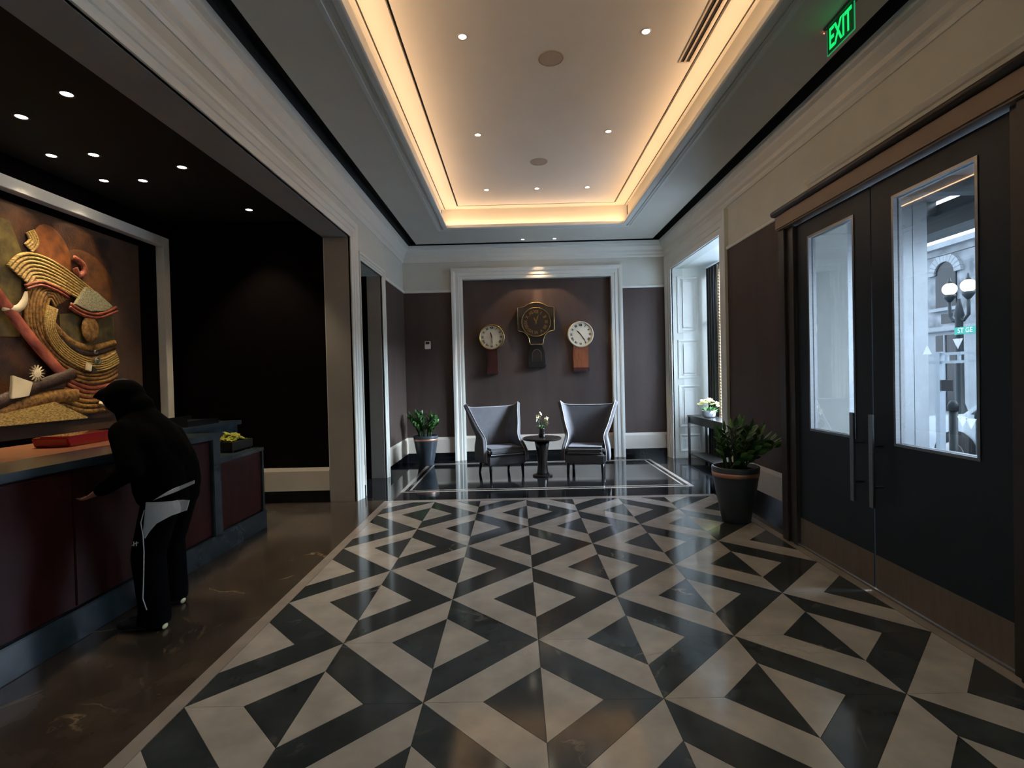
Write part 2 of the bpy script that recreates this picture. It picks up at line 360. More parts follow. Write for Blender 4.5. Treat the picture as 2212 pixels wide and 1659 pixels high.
# picture rail under the frieze
pr_ = MB()
rprof = [(0, 3.15), (.022, 3.15), (.03, 3.165), (.03, 3.185), (.015, 3.2), (0, 3.2)]
pr_.sweep([(XR, DC1), (XR, WY0 - .27)], rprof, fxyz); pr_.sweep([(NX0 - .2, YB), (XL, YB), (XL, DY1 + .12)], rprof, fxyz); pr_.sweep([(XR, YB), (NX1 + .2, YB)], rprof, fxyz)
struct(pr_.build('trim_3', M_TRIM), 'thin rail between the brown wallcovering and the pale frieze')
# architraves: profile (offset from the opening, protrusion)
def arch_prof(w_, p_): return [(0, -.02), (0, .3 * p_), (.12 * w_, .42 * p_), (.3 * w_, .42 * p_), (.34 * w_, .62 * p_), (.62 * w_, .62 * p_), (.68 * w_, .85 * p_), (.8 * w_, p_), (w_, p_), (w_, -.02)]
def arch(name, path, w_, p_, fr, label, m=M_TRIM):
    b = MB(); b.sweep(path, arch_prof(w_, p_), fr); return struct(b.build(name, m), label)
fb = lambda u, v, d: (u, YB - d, v)
arch('trim_4', [(NX0, 0), (NX0, NZ), (NX1, NZ), (NX1, 0)], .20, .07, fb, 'pale architrave framing the brown clock niche')
fll = lambda u, v, d: (XL + d, u, v)
arch('trim_5', [(-3.6, 0), (-3.6, ROZ), (ROY1, ROZ), (ROY1, 0)], .20, .05, fll, 'pale architrave around the reception opening')
arch('trim_6', [(DY0, 0), (DY0, DZ), (DY1, DZ), (DY1, 0)], .10, .04, fll, 'pale architrave around the dark doorway')
frr = lambda u, v, d: (XR - d, u, v)
arch('trim_7', [(WY0, 0), (WY0, WZ), (WY1, WZ), (WY1, 0)], .27, .05, frr, 'pale architrave around the window bay')
# panel moulding above the doors
pm = MB(); pm.sweep([(2.02, 3.02), (2.02, 3.36), (-2.6, 3.36), (-2.6, 3.02)], [(0, 0), (0, .02), (.02, .03), (.05, .012), (.06, 0)], frr, closed=True)
struct(pm.build('trim_8', M_TRIM), 'long panel moulding on the wall above the entrance doors')
# baseboards
def bboard(name, path, label):
    b = MB(); b.sweep(path, [(0, .15), (.03, .15), (.03, .40), (.022, .42), (.012, .445), (0, .445)], fxyz)
    o = struct(b.build(name, M_BASEW), label); b2 = MB(); b2.sweep(path, [(0, 0), (.034, 0), (.034, .15), (0, .15)], fxyz); b2.build('plinth', M_BLACKSTONE, o)
bboard('baseboard_left', [(XL, YB), (XL, DY1 + .10)], 'pale baseboard with black plinth on the left wall in the far corner')
bboard('baseboard_left_pier', [(XL, DY0 - .1), (XL, ROY1 + .20)], 'short piece of baseboard between the two left openings')
bboard('baseboard_back', [(NX0 - .2, YB), (XL, YB)], 'pale baseboard behind the far left plant')
bboard('baseboard_back_right', [(XR, YB), (NX1 + .2, YB)], 'pale baseboard right of the clock niche')
bboard('baseboard_niche', [(NX1, YB + .10), (NX0, YB + .10)], 'baseboard inside the clock niche')
bboard('baseboard_right', [(XR, DC1), (XR, WY0 - .27)], 'pale baseboard behind the large plant beside the doors')
bboard('baseboard_alcove', [(XLo, ROY1 + .02), (AXW, ROY1 + .02)], 'pale baseboard on the dark alcove end wall')

# ---- window bay
BX = 3.34                               # inner face of the glazing
wv = MB(); wv.box(XR + .2, BX + .27, WY1, WY1 + .2, 0, WZ + .1); wv.box(XR + .09, BX + .27, WY0 - .2, WY0, 0, WZ + .1); wv.box(XR + .2, BX + .27, WY0 - .2, WY1 + .2, WZ, WZ + .15)
bay = struct(wv.build('wall_bay', M_TRIM), 'white panelled reveal of the window bay')
def panel(y, x0, x1, z0, z1, sgn):
    b = MB(); b.sweep([(x0, z0), (x1, z0), (x1, z1), (x0, z1)], [(0, 0), (0, .018), (.02, .022), (.045, .006), (.05, 0)], lambda u, v, d: (u, y - sgn * d, v), closed=True); b.build('panel_moulding', M_TRIM, bay)
    MB().box(x0 + .09, x1 - .09, y, y - sgn * .012, z0 + .09, z1 - .09).build('raised_panel', M_TRIM, bay, bevel=.006)
for z0, z1 in ((.12, .44), (.56, 1.32), (1.44, 2.14), (2.26, 3.28)): panel(WY1, XR + .10, XR + .48, z0, z1, 1)
wv2 = MB(); wv2.box(XR + .2, BX + .5, VY1, VY1 + .2, 0, WZ + .1); wv2.box(XR + .2, BX + .5, VY0 - .2, VY0, 0, WZ + .1); wv2.box(XR + .2, BX + .5, VY0 - .2, VY1 + .2, WZ, WZ + .15)
struct(wv2.build('wall_bay_added', M_TRIM), 'white reveal of the unseen window bay added behind the viewpoint')
arch('trim_11', [(VY0, 0), (VY0, WZ), (VY1, WZ), (VY1, 0)], .27, .05, frr, 'pale architrave around the unseen window bay added behind the viewpoint')
M_FRAME = mat('dark_window_frame', '#1a1d1f', .4, var=.1)
M_GLASS = glass('clear_window_glass')
def bay_window(name, y0_, y1_, lab):
    wd = MB(); ym = (y0_ + y1_) / 2
    for a_, b_ in ((y0_, y0_ + .06), (y1_ - .06, y1_), (ym - .03, ym + .03)): wd.box(BX + .2, BX + .26, a_, b_, .45, WZ)
    for z in (.45, 2.5, WZ - .06): wd.box(BX + .2, BX + .26, y0_, y1_, z, z + .06)
    win = struct(wd.build(name, M_FRAME), lab)
    MB().box(BX + .05, BX + .4, y0_, y1_, 0, .45).build('window_sill', M_TRIM, win, bevel=.004)
    for a_, b_ in ((y0_ + .06, ym - .03), (ym + .03, y1_ - .06)):
        for z0, z1 in ((.51, 2.5), (2.56, WZ - .06)): MB().box(BX + .225, BX + .235, a_, b_, z0, z1).build('pane', M_GLASS, win)
bay_window('window_1', WY0, WY1, 'tall bay window with daylight behind the curtain')
bay_window('window_added', VY0, VY1, 'unseen tall bay window added behind the viewpoint for daylight')  # added unseen window, daylight for the near floor

# ---- entrance doors
DX = 2.38
M_DOOR = mat('door_dark_paint', '#202b36', .42, var=.08, scale=4, bump=.03, spec=.3)
M_BRONZE = mat('kick_plate_bronze', '#857a6d', .42, .5, var=.08, scale=5, stretch=(1, 6, 1))
M_STEEL = mat('brushed_steel', '#8a8c8e', .3, 1., var=.06, scale=9, stretch=(1, 1, 12))
M_CASE = mat('door_case_taupe', '#7d6a58', .45, var=.05, scale=4)
M_CASED = mat('door_case_dark', '#35302d', .4, var=.08, scale=4)
cs = MB()
cs.box(DX - .02, XR, 1.56, DC1, 0, 2.82); cs.box(DX - .03, DX + .06, 1.535, 1.60, 0, 2.82); cs.box(DX - .045, DX - .02, 1.66, DC1, 0, 2.82)
cs.box(DX - .02, XR, DC0, -.44, 0, 2.82); cs.box(DX - .045, DX - .02, DC0, -.50, 0, 2.82)
rv = MB(); rv.box(DX + .065, XR + .09, 1.548, 1.558, 0, 2.82); rv.box(DX + .065, XR + .09, -.438, -.428, 0, 2.82)
struct(rv.build('trim_12', M_TRIM), 'white outer reveals beside the entrance doors')
case = struct(cs.build('trim_9', M_CASED, bevel=.004), 'dark posts of the projecting entrance door case')
hd = MB(); hd.box(DX - .08, XR, DC0 - .08, DC1 - .01, 2.815, 2.95)
hdo = struct(hd.build('trim_10', M_CASE, bevel=.012), 'taupe header box above the entrance doors')
hm = MB(); hm.tube([(DX - .085, DC0 - .1, 2.97), (DX - .085, DC1, 2.97), (XR, DC1, 2.97)], .028, 10); hm.build('bead_moulding', M_CASED, hdo, smooth=True)
MB().box(DX - .085, XR, DC0 - .1, DC1, 2.95, 2.985).build('cap', M_CASED, hdo)
M_DGLASS = glass('tinted_door_glass', (.35, .355, .35, 1))
def leaf(name, y0, y1, g0, g1, hy, lab):
    GZ0, GZ1 = 1.035, 2.665; t = .05
    b = MB(); b.box(DX, DX + t, y0, g0, .02, 2.805); b.box(DX, DX + t, g1, y1, .02, 2.805); b.box(DX, DX + t, g0, g1, .02, GZ0); b.box(DX, DX + t, g0, g1, GZ1, 2.805)
    o = struct(b.build(name, M_DOOR), lab)
    gb = MB()
    for bx in ((g0, g0 + .018, GZ0, GZ1), (g1 - .018, g1, GZ0, GZ1), (g0 + .018, g1 - .018, GZ0, GZ0 + .018), (g0 + .018, g1 - .018, GZ1 - .018, GZ1)): gb.box(DX - .006, DX + t + .006, *bx)
    gb.build('glazing_bead', M_STEEL, o)
    MB().box(DX + .02, DX + .03, g0 + .018, g1 - .018, GZ0 + .018, GZ1 - .018).build('pane', M_DGLASS, o)
    MB().box(DX - .004, DX, y0 + .004, y1 - .004, .02, .252).build('kick_plate', M_BRONZE, o)
    for sx, xo in ((-1, DX - .075), (1, DX + t + .075)):
        h = MB(); h.box(xo - .008, xo + .008, hy - .022, hy + .022, .60, 1.235); hn = h.build('pull_handle', M_STEEL, o, bevel=.003)
        for z in (.74, 1.02):
            MB().tube([(xo, hy, z), (DX if sx < 0 else DX + t, hy, z)], .009, 8).build('standoff', M_STEEL, hn)
    return o
leaf('door_1', .594, 1.532, .765, 1.36, .70, 'dark entrance door leaf with narrow glass next to the large plant')
d2 = leaf('door_2', -.436, .582, -.247, .385, .50, 'dark entrance door leaf with glass showing the street lamp')
M_DECAL = bpy.data.materials.new('white_translucent_decal'); M_DECAL.use_nodes = True; _n = M_DECAL.node_tree.nodes; _n.remove(_n['Principled BSDF'])
_t = _n.new('ShaderNodeBsdfTranslucent'); _t.inputs[0].default_value = (.95, .97, 1, 1); M_DECAL.node_tree.links.new(_t.outputs[0], _n['Material Output'].inputs[0])
for (y, z, up) in ((.150, 1.655, 1), (-.07, 1.675, -1), (-.095, 1.235, -1), (-.15, 1.228, -1)):
    s_ = .03 * up
    MB().prism([(y - .035, z - s_), (y + .035, z - s_), (y, z + s_)], 0, .001, lambda u, v, d: (DX + .0315 + d, u, v)).build('triangle_decal', M_DECAL, d2)
MB().box(DX - .01, XR + .2, -.62, 1.76, -.003, .012).build('sill_plate', M_BRONZE, case)

# ================================================================== LIGHTS THAT THE ROOM HAS
M_LED = emis('cove_led_glow', (1., .60, .34, 1), 7.2)
def cove(name_lab, *b):
    o = MB().box(*b).build('cove_light', M_LED); tag(o, name_lab, 'cove light', 'warm strips hidden in the ceiling tray')
zz = (ZC + .048, ZC + .056)
cove('warm light strip hidden along the left edge of the ceiling tray', TX0 - .090, TX0 - .082, TY0, TY1 + .05, ZC + .05, ZC + .095)
cove('warm light strip hidden along the right edge of the ceiling tray', TX1 + .082, TX1 + .090, TY0, TY1 + .05, ZC + .05, ZC + .095)
cove('warm light strip hidden along the far edge of the ceiling tray', TX0, TX1, TY1 + .06, TY1 + .088, *zz)
cove('warm light strip hidden along the near edge of the ceiling tray', TX0, TX1, TY0 - .090, TY0 - .082, ZC + .05, ZC + .095)

M_LENS = emis('downlight_lens', (1., .86, .62, 1), 9.)
M_LENSB = emis('alcove_downlight_lens', (1., .86, .62, 1), 14.)
M_RING = mat('downlight_ring_white', '#b5aea3', .5)
M_RINGD = mat('downlight_ring_dark', '#120e0c', .5)
def downlight(x, y, z, label, group, ring_m=M_RING, lens=M_LENS, watt=12., ang=75, aim=None, r=.034, blend=.6, col=(1, .78, .52)):
    t = thing('recessed_downlight', label, 'downlight', (x, y, z), 0, group)
    MB().lathe([(r * .92, .0), (r * .95, -.004), (r * 1.3, -.005), (r * 1.38, 0)], 24, cap=False).build('trim_ring', ring_m, t, smooth=True)
    MB().lathe([(.0001, -.001), (r * .92, -.001)], 24, cap=False).build('lens', lens, t, fixn=True)
    li = bpy.data.lights.new('downlight_lamp', 'SPOT'); li.energy = watt; li.spot_size = math.radians(ang); li.spot_blend = blend; li.color = col; li.shadow_soft_size = .035
    lo = bpy.data.objects.new('lamp', li); COL.objects.link(lo); lo.parent = t; lo.location = (0, 0, -.02)
    if aim: lo.rotation_euler = (Vector(aim) - Vector((x, y, z))).to_track_quat('-Z', 'Y').to_euler()
    return t
names = {(-.467, 1.253): 'front left', (1.034, 1.253): 'front right', (-.467, 2.98): 'middle left', (1.034, 2.98): 'middle right', (-.467, 4.74): 'far left', (.284, 4.74): 'far centre', (1.034, 4.74): 'far right'}
for (x, y), n_ in names.items():
    downlight(x, y, ZU, f'round white recessed downlight in the ceiling tray, {n_} of seven', 'downlights in the ceiling tray', watt=3.5 if y < 4 else 1.5)
for x, y in ((-.467, -.47), (1.034, -.47), (-.467, -2.2), (1.034, -2.2)):
    downlight(x, y, ZU if y > -1 else ZC, f'round recessed downlight above the viewpoint, {"left" if x < 0 else "right"} of the {"nearer" if y > -1 else "farther"} pair', 'downlights above the viewpoint', watt=9., col=(1, .88, .72))
downlight(.085, 6.30, ZC, 'small bright spot at the far ceiling edge, left of the pair above the clocks', 'spots over the clock niche', watt=30., ang=44, aim=(1.05, 6.80, 2.0), r=.03, blend=.3, col=(1, .66, .38))
downlight(.653, 6.30, ZC, 'small bright spot at the far ceiling edge, right of the pair above the clocks', 'spots over the clock niche', watt=24., ang=44, aim=(-.35, 6.80, 2.0), r=.03, blend=.3, col=(1, .60, .32))
alc = [(-3.19, .605, 'nearest to the white beam'), (-3.783, .89, 'leftmost in the picture'), (-4.155, 1.556, 'above the left part of the artwork'), (-3.783, 1.561, 'second of the pair above the artwork'),
       (-3.20, 1.874, 'right of the group, near the beam'), (-4.155, 2.142, 'left of the close pair'), (-3.783, 2.168, 'right of the close pair'), (-3.21, 3.124, 'farthest, alone near the end wall')]
for x, y, n_ in alc:
    art = x < -4.0
    mid = -4.0 < x < -3.5
    downlight(x, y, 3.60, f'bright recessed downlight in the dark reception ceiling, {n_}', 'downlights in the dark reception ceiling', M_RINGD, M_LENSB, watt=14. if (art or mid) else 30., ang=62 if (art or mid) else 84,
              aim=(-4.5, y - .1, 1.75) if art else ((-4.5, y - .1, 1.5) if mid else None), r=.040)

# ------------------------------------------------------------------ ceiling fittings
M_SPK = mat('speaker_grille', '#a59a8a', .8, bump=.6, bscale=400)
for x, y, s_ in ((.278, 1.579, 'nearer and larger-looking of the two'), (.27, 3.776, 'farther of the two')):
    t = thing('ceiling_speaker', f'round flat speaker grille in the ceiling tray, {s_}', 'speaker', (x, y, ZU), 0, 'speakers in the ceiling tray')
    MB().lathe([(.001, -.006), (.098, -.006), (.104, -.003)], 32, cap=False).build('grille', M_SPK, t, smooth=True)
    MB().lathe([(.104, 0), (.104, -.007), (.112, -.005), (.114, 0)], 32, cap=False).build('rim', M_SPK, t, smooth=True)
M_VENT = mat('vent_white', '#b0a595', .5)
t = thing('air_diffuser', 'long slotted air diffuser in the right edge of the ceiling tray', 'air vent', (1.485, 1.29, ZU))
ring(MB(), (-.055, .055, -.40, .40), (-.04, .04, -.385, .385), -.008, 0).build('frame', M_VENT, t)
MB().box(-.008, .008, -.385, .385, -.008, 0).build('divider', M_VENT, t)
MB().box(-.04, .04, -.385, .385, -.002, -.001).build('slot_backing', mat('vent_dark', '#0a0908', .9), t)
# smoke-detector sized spot on the soffit is too faint to build; exit sign next
M_ACR = mat('green_acrylic', '#0e3a22', .25, emit='#0c5a2c', estr=.05)
M_EXG = emis('exit_letter_glow', (.012, .75, .16, 1), .36)
M_EDGE = emis('exit_edge_glow', (.04, .6, .2, 1), .16)
M_HOUS = mat('sign_housing', '#5b5c58', .4, .3)
t = thing('exit_sign', 'green edge-lit EXIT sign hanging from the ceiling above the entrance doors', 'exit sign', (2.20, .60, ZC))
MB().box(-.025, .025, -.16, .16, -.02, .0).build('canopy', M_HOUS, t, bevel=.003)
MB().box(-.003, .003, -.148, .148, -.205, -.02).build('panel', M_ACR, t)
eb = MB(); 
for bx in ((-.15, -.146, -.207, -.02), (.146, .15, -.207, -.02), (-.146, .146, -.207, -.203)): eb.box(-.004, .004, *bx)
eb.build('glowing_edge', M_EDGE, t)
text_mb('EXIT', .185, lambda u, v, d: (-.004 - d, -u * .66, v * 1.12 - .112), .002, bold=.0035).build('letters', M_EXG, t, fixn=False)
MB().lathe([(.0005, 0), (.004, 0), (.003, -.006)], 8, (-.0, .19, -.012)).build('indicator', emis('red_indicator', (1., .15, .08, 1), 1.5), t)

# ================================================================== OUTSIDE
M_PAVE = mat('pavement', '#8d9298', .8, var=.1, scale=2)
M_ROAD = mat('asphalt', '#6d737a', .85, var=.1, scale=3)
struct(MB().box(2.94, 6.0, -6, 30, -.3, -.02).build('pavement', M_PAVE), 'pale pavement outside the entrance')
struct(MB().box(6.0, 11.0, -6, 40, -.35, -.08).build('street', M_ROAD), 'street beyond the entrance')
struct(MB().box(11.0, 12.0, -6, 40, -.35, -.02).build('far_pavement', M_PAVE), 'pavement across the street')
M_PIER = mat('pier_render', '#c9cdd0', .6, var=.04, scale=2)
M_PSTEEL = mat('pier_brushed_steel', '#a8adb0', .32, 1., var=.08, scale=6, bump=.1, bscale=30, stretch=(1, 12, .6))
pier = thing('entrance_pier', 'brushed steel clad pier standing outside the entrance doors', 'pier', (3.4, 2.0, -.02))
MB().box(-.45, .47, .01, 1.85, 0, 3.2).build('core', M_PIER, pier)
for x0_, x1_ in ((-.46, -.06), (-.055, .335), (.34, .475)): MB().box(x0_, x1_, -.008, .01, 0, 3.2).build('steel_panel', M_PSTEEL, pier)
M_CANO = mat('canopy_soffit', '#9a9597', .6, var=.04); M_CANB = mat('canopy_beam', '#4c5254', .5, var=.05)
can = thing('entrance_canopy', 'grey canopy over the pavement outside the doors', 'canopy', (4.0, 2.0, 3.0))
MB().box(.62, .95, -6, 1.85, .05, .34).build('fascia_beam', M_CANB, can)
MB().box(-1.06, .62, -6, 1.85, .38, .46).build('soffit', M_CANO, can)
for k in range(6): MB().box(-1.0, .62, -3.2 + k * .8, -3.08 + k * .8, .22, .38).build('cross_beam', M_CANB, can)
# wires
for k, (a, b) in enumerate((((9., -2., 5.0), (9., 18., 4.75)), ((9., -2., 3.95), (9., 18., 4.15)))):
    tag(MB().tube([a, tuple((Vector(a) + Vector(b)) / 2 - Vector((0, 0, .15))), b], .012, 6).build('overhead_wire', M_FRAME), ('upper' if k == 0 else 'lower') + ' dark overhead wire crossing the sky above the street', 'wire', 'wires over the street')
# lamp post with two globes
M_IRON = mat('lamp_iron', '#2b3336', .5, .4)
M_GLOBE = emis('lamp_globe_glow', (1., .93, .80, 1), 7.)
lp = thing('street_lamp', 'black street lamp with two glowing globes across the pavement', 'street lamp', (8.0, 6.50, -.08))
MB().lathe([(.22, 0), (.22, .12), (.16, .2), (.15, .7), (.10, .85), (.07, .95), (.06, 2.5), (.08, 2.55), (.05, 2.7), (.03, 2.85)], 16).build('post', M_IRON, lp, smooth=True)
for s_ in (-1, 1):
    MB().tube([(0, 0, 2.55), (0, .10 * s_, 2.45), (0, .2 * s_, 2.55), (0, .2 * s_, 2.86)], .028, 8).build('arm', M_IRON, lp, smooth=True)
    MB().lathe([(.03, 2.82), (.09, 2.9), (.1, 2.95)], 12, (0, .2 * s_, 0)).build('cup', M_IRON, lp, smooth=True)
    MB().ico((0, .2 * s_, 3.06), .115, 3).build('globe', M_GLOBE, lp, smooth=True)
    MB().lathe([(.05, 3.16), (.03, 3.2), (.012, 3.28)], 10, (0, .2 * s_, 0)).build('finial', M_IRON, lp, smooth=True)
sg = thing('street_sign', 'green street name sign fixed to the street lamp', 'street sign', (7.9, 6.30, 2.18))
M_SGN = mat('sign_green', '#1f9a86', .5)
MB().box(-.008, .008, -.32, .18, -.065, .065).build('plate', M_SGN, sg)
text_mb('ST GE', .12, lambda u, v, d: (-.009 - d, -u - .05, v), .002).build('lettering', mat('sign_white', '#f2f6f5', .5), sg, fixn=False)
# stone building across the street
M_STONE = mat('rubble_stone', '#70777d', .85, var=.35, scale=3.2, bump=.8, bscale=6, col2='#959ba0')
M_ASH = mat('ashlar_stone', '#8d9398', .8, var=.08, scale=3)
M_WDK = mat('dark_window_pane', '#141a1f', .25)
bd = thing('stone_building', 'pale stone building with an arched window across the street', 'building', (12.0, 11.6, 0))
MB().box(0, 3, -20, 3.2, 2.62, 4.85).build('upper_wall', M_STONE, bd); MB().box(-.04, 3, -20, 3.2, -.1, 2.55).build('ground_storey', M_ASH, bd)
MB().box(-.18, 3, -20, 3.25, 2.52, 2.66).build('string_course', M_ASH, bd, bevel=.02); MB().box(-.2, 3, -20, 3.3, 4.85, 5.0).build('cornice', M_ASH, bd)
def arch_win(y):
    n = 12; rr = .34
    inner = [(y + rr * math.cos(PI * k / n), 4.13 + rr * math.sin(PI * k / n)) for k in range(n + 1)]
    MB().prism([(y + rr, 3.2)] + inner + [(y - rr, 3.2)], 0, .03, lambda u, v, d: (-.01 - d, u, v)).build('window', M_WDK, bd)
    for k in range(n):
        a0, a1 = PI * k / n, PI * (k + 1) / n - .02; r1 = .56
        MB().prism([(y + r_ * math.cos(a_), 4.13 + r_ * math.sin(a_)) for r_, a_ in ((rr, a0), (r1, a0), (r1, a1), (rr, a1))], 0, .09, lambda u, v, d: (-d, u, v)).build('voussoir', M_ASH, bd)
    MB().box(-.12, 0, y - .5, y + .5, 3.1, 3.19).build('window_sill', M_ASH, bd)
    MB().box(-.02, .02, y - .18, y + .18, 2.75, 3.02).build('window', M_WDK, bd)
for y in (0.0, -3.0, -6.0): arch_win(y)
for y in (0.0, -3.0, -6.0):
    w_ = MB().box(-.07, -.03, y - .32, y + .32, .3, 2.42).build('doorway', M_WDK, bd); ring(MB(), (y - .42, y + .42, .0, 2.54), (y - .32, y + .32, .3, 2.42), -.1, -.03)
    MB().box(-.10, -.05, y - .02, y + .02, .3, 2.42).build('mullion', M_ASH, w_)
# street railing, sign, bollards
M_RAIL = mat('galvanised_rail', '#b9c3cc', .4, .6)
rl = thing('pavement_gate', 'pale metal barrier frame on the pavement behind the glass door', 'barrier', (4.6, 2.75, -.02))
MB().box(-.03, .03, -.03, .03, 0, 1.73).build('post', M_RAIL, rl); MB().box(-.03, .03, -1.05, -.99, 0, 1.73).build('post', M_RAIL, rl)
for z in (1.69, 1.60, .62): MB().box(-.015, .015, -1.0, .25, z, z + .03).build('rail', M_RAIL, rl)
for y in (-.1, -.25): MB().box(-.012, .012, y - .012, y + .012, 1.62, 1.70).build('baluster', M_RAIL, rl)
MB().box(-.02, .0, -.17, -.04, 1.30, 1.42).build('notice_board', M_FRAME, rl)
ring(MB(), (-.185, -.025, 1.285, 1.435), (-.17, -.04, 1.30, 1.42), 0, 1)
for (x, y, h, n_) in ((5.2, 3.30, 1.15, 'darker one left of the car wheel'), (5.2, 2.93, 1.08, 'one in front of the car door')):
    b_ = thing('bollard', f'dark round bollard on the pavement, {n_}', 'bollard', (x, y, -.02), 0, 'pavement bollards')
    MB().lathe([(.07, 0), (.07, .04), (.045, .06), (.045, h - .12)], 14).build('post', M_IRON, b_, smooth=True)
    MB().lathe([(.055, h - .12), (.055, h - .05), (.03, h)], 14).build('cap', M_IRON, b_, smooth=True)
# parked car
M_CARB = mat('car_paint_pale', '#c3ced6', .25, .2, coat=.6); M_TYRE = mat('tyre_rubber', '#17191b', .8); M_CGL = mat('car_glass', '#2c3a44', .08)
cr = thing('parked_car', 'pale car parked at the kerb behind the bollards', 'car', (6.9, 3.0, -.08))
MB().prism([(-2.1, .3), (-2.15, .65), (-2.0, .82), (-1.2, .92), (-.6, 1.36), (.6, 1.40), (1.25, .96), (1.9, .88), (2.1, .7), (2.1, .3)], -.82, .82, lambda u, v, d: (d, u, v)).build('body', M_CARB, cr, bevel=.06)
MB().prism([(-1.05, .95), (-.55, 1.30), (.0, 1.33), (.0, .95)], -.84, -.825, lambda u, v, d: (d, u, v)).build('side_window', M_CGL, cr)
MB().prism([(.06, .95), (.06, 1.33), (.55, 1.33), (1.05, .97)], -.84, -.825, lambda u, v, d: (d, u, v)).build('side_window', M_CGL, cr)
for y in (-1.3, 1.3):
    w_ = MB().lathe([(.02, -.1), (.33, -.1), (.36, -.06), (.36, .06), (.33, .1), (.02, .1)], 24, (-.78, y, .36), fr=lambda a, b, c: (c, a, b)).build('wheel', M_TYRE, cr, smooth=True)
    MB().lathe([(.02, -.11), (.2, -.108), (.21, -.1)], 16, (-.78, y, .36), fr=lambda a, b, c: (c, a, b)).build('hub_cap', M_STEEL, w_, smooth=True)
MB().box(-.84, -.82, -.1, .05, .78, .81).build('door_handle', M_STEEL, cr)

# ================================================================== WINDOW BAY CONTENTS
M_CURT = mat('curtain_dark', '#23282a', .85, var=.1, scale=6, sheen=.3); M_CURF = mat('curtain_tan_fringe', '#8f7a5c', .8, var=.2, scale=30)
ct = thing('curtain', 'dark full-height curtain with a tan beaded edge in the window bay', 'curtain', (BX + .04, 6.06, 0))
cv_ = MB(); pts = []
for k in range(41):
    s_ = k / 40; pts.append((.05 * math.sin(s_ * 2 * PI * 4.5), .27 - .50 * s_))
vs = [(x, y, .03) for x, y in pts] + [(x, y, WZ - .04) for x, y in pts]; n = len(pts)
cv_.add(vs, [(i, i + 1, n + i + 1, n + i) for i in range(n - 1)])
o = cv_.build('drape', M_CURT, ct, smooth=True); md = o.modifiers.new('s', 'SOLIDIFY'); md.thickness = .006
fg = MB()
for k in range(62): fg.ico((.0 + .05 * math.sin(4.5 * 2 * PI), -.245, .10 + k * .052), .022, 1, (1, .9, 1.1))
fg.build('beaded_fringe', M_CURF, ct, smooth=True); 
MB().box(-.02, .02, -.225, -.2, .03, WZ - .04).build('tan_border', M_CURF, ct)
MB().tube([(0, -.4, WZ - .03), (0, .28, WZ - .03)], .015, 8).build('curtain_rod', M_FRAME, ct)
M_DKW = mat('dark_stained_wood', '#17130f', .3, var=.25, scale=6, stretch=(1, 8, 1), coat=.3)
cst = thing('console_table', 'dark slim console table standing in the window bay', 'console table', (3.10, 5.35, 0))
MB().box(-.17, .17, -.85, .85, .765, .795).build('tabletop', M_DKW, cst, bevel=.004); MB().box(-.15, .15, -.82, .82, .66, .765).build('apron', M_DKW, cst)
MB().box(-.15, .15, -.82, .82, .10, .125).build('lower_shelf', M_DKW, cst)
for sx in (-1, 1):
    for sy in (-1, 1): MB().box(sx * .15 - .018, sx * .15 + .018, sy * .82 - .018, sy * .82 + .018, 0, .765).build('leg', M_DKW, cst)
M_GREEN = mat('leaf_green', '#4a8542', .38, var=.35, scale=9, col2='#6d9a58', spec=.5)
M_GREEN2 = mat('leaf_dark_green', '#2e5c33', .35, var=.3, scale=9, col2='#3c6a3e')
M_STEMG = mat('stem_green', '#33502a', .5, var=.2)
M_YEL = mat('flower_yellow', '#d6cf6a', .6, var=.15, scale=20, col2='#efe9b0')
M_YELG = mat('bloom_yellow_green', '#b9ad2f', .6, var=.2, scale=20, col2='#8fa03a')
M_SOIL = mat('soil', '#1b140f', .95, bump=.6, bscale=60)
M_WPOT = mat('pale_ceramic', '#9aa0a4', .25)
fp = thing('flower_arrangement', 'low pot of pale yellow flowers on the console table in the window bay', 'flowers', (3.10, 5.62, .795))
MB().lathe([(.07, 0), (.10, .02), (.115, .11), (.11, .115), (.10, .10)], 20).build('pot', M_WPOT, fp, smooth=True)
rng = random.Random(3); lv = MB(); 
for k in range(34):
    a = rng.uniform(0, 2 * PI); r_ = rng.uniform(.02, .14); h_ = rng.uniform(.10, .19); b_ = (r_ * math.cos(a), r_ * math.sin(a))
    lv.add([(b_[0] * .4, b_[1] * .4, .1), (b_[0] - .02 * math.sin(a), b_[1] + .02 * math.cos(a), h_ * .8), (b_[0] * 1.3, b_[1] * 1.3, h_), (b_[0] + .02 * math.sin(a), b_[1] - .02 * math.cos(a), h_ * .8)], [(0, 1, 2, 3)])
lv.build('foliage', M_GREEN, fp, fixn=False)
def bloom_mesh(r, m, np_=6):
    b = MB()
    for k in range(np_):
        a = 2 * PI * k / np_
        c_, s_ = math.cos(a), math.sin(a); w_ = r * .36
        b.add([(0, 0, 0), (r * .55 * c_ - w_ * s_, r * .55 * s_ + w_ * c_, r * .35), (r * c_, r * s_, r * .3), (r * .55 * c_ + w_ * s_, r * .55 * s_ - w_ * c_, r * .35)], [(0, 1, 2, 3)])
    b.ico((0, 0, r * .22), r * .26, 1); return b.mesh('bloom', m, fixn=False)
bm_y = bloom_mesh(.045, M_YEL)
def place(name, me, parent, loc, rot=(0, 0, 0), sc=1.):
    o = bpy.data.objects.new(name, me); COL.objects.link(o); o.parent = parent; o.location = loc; o.rotation_euler = rot; o.scale = (sc,) * 3 if not isinstance(sc, tuple) else sc; return o
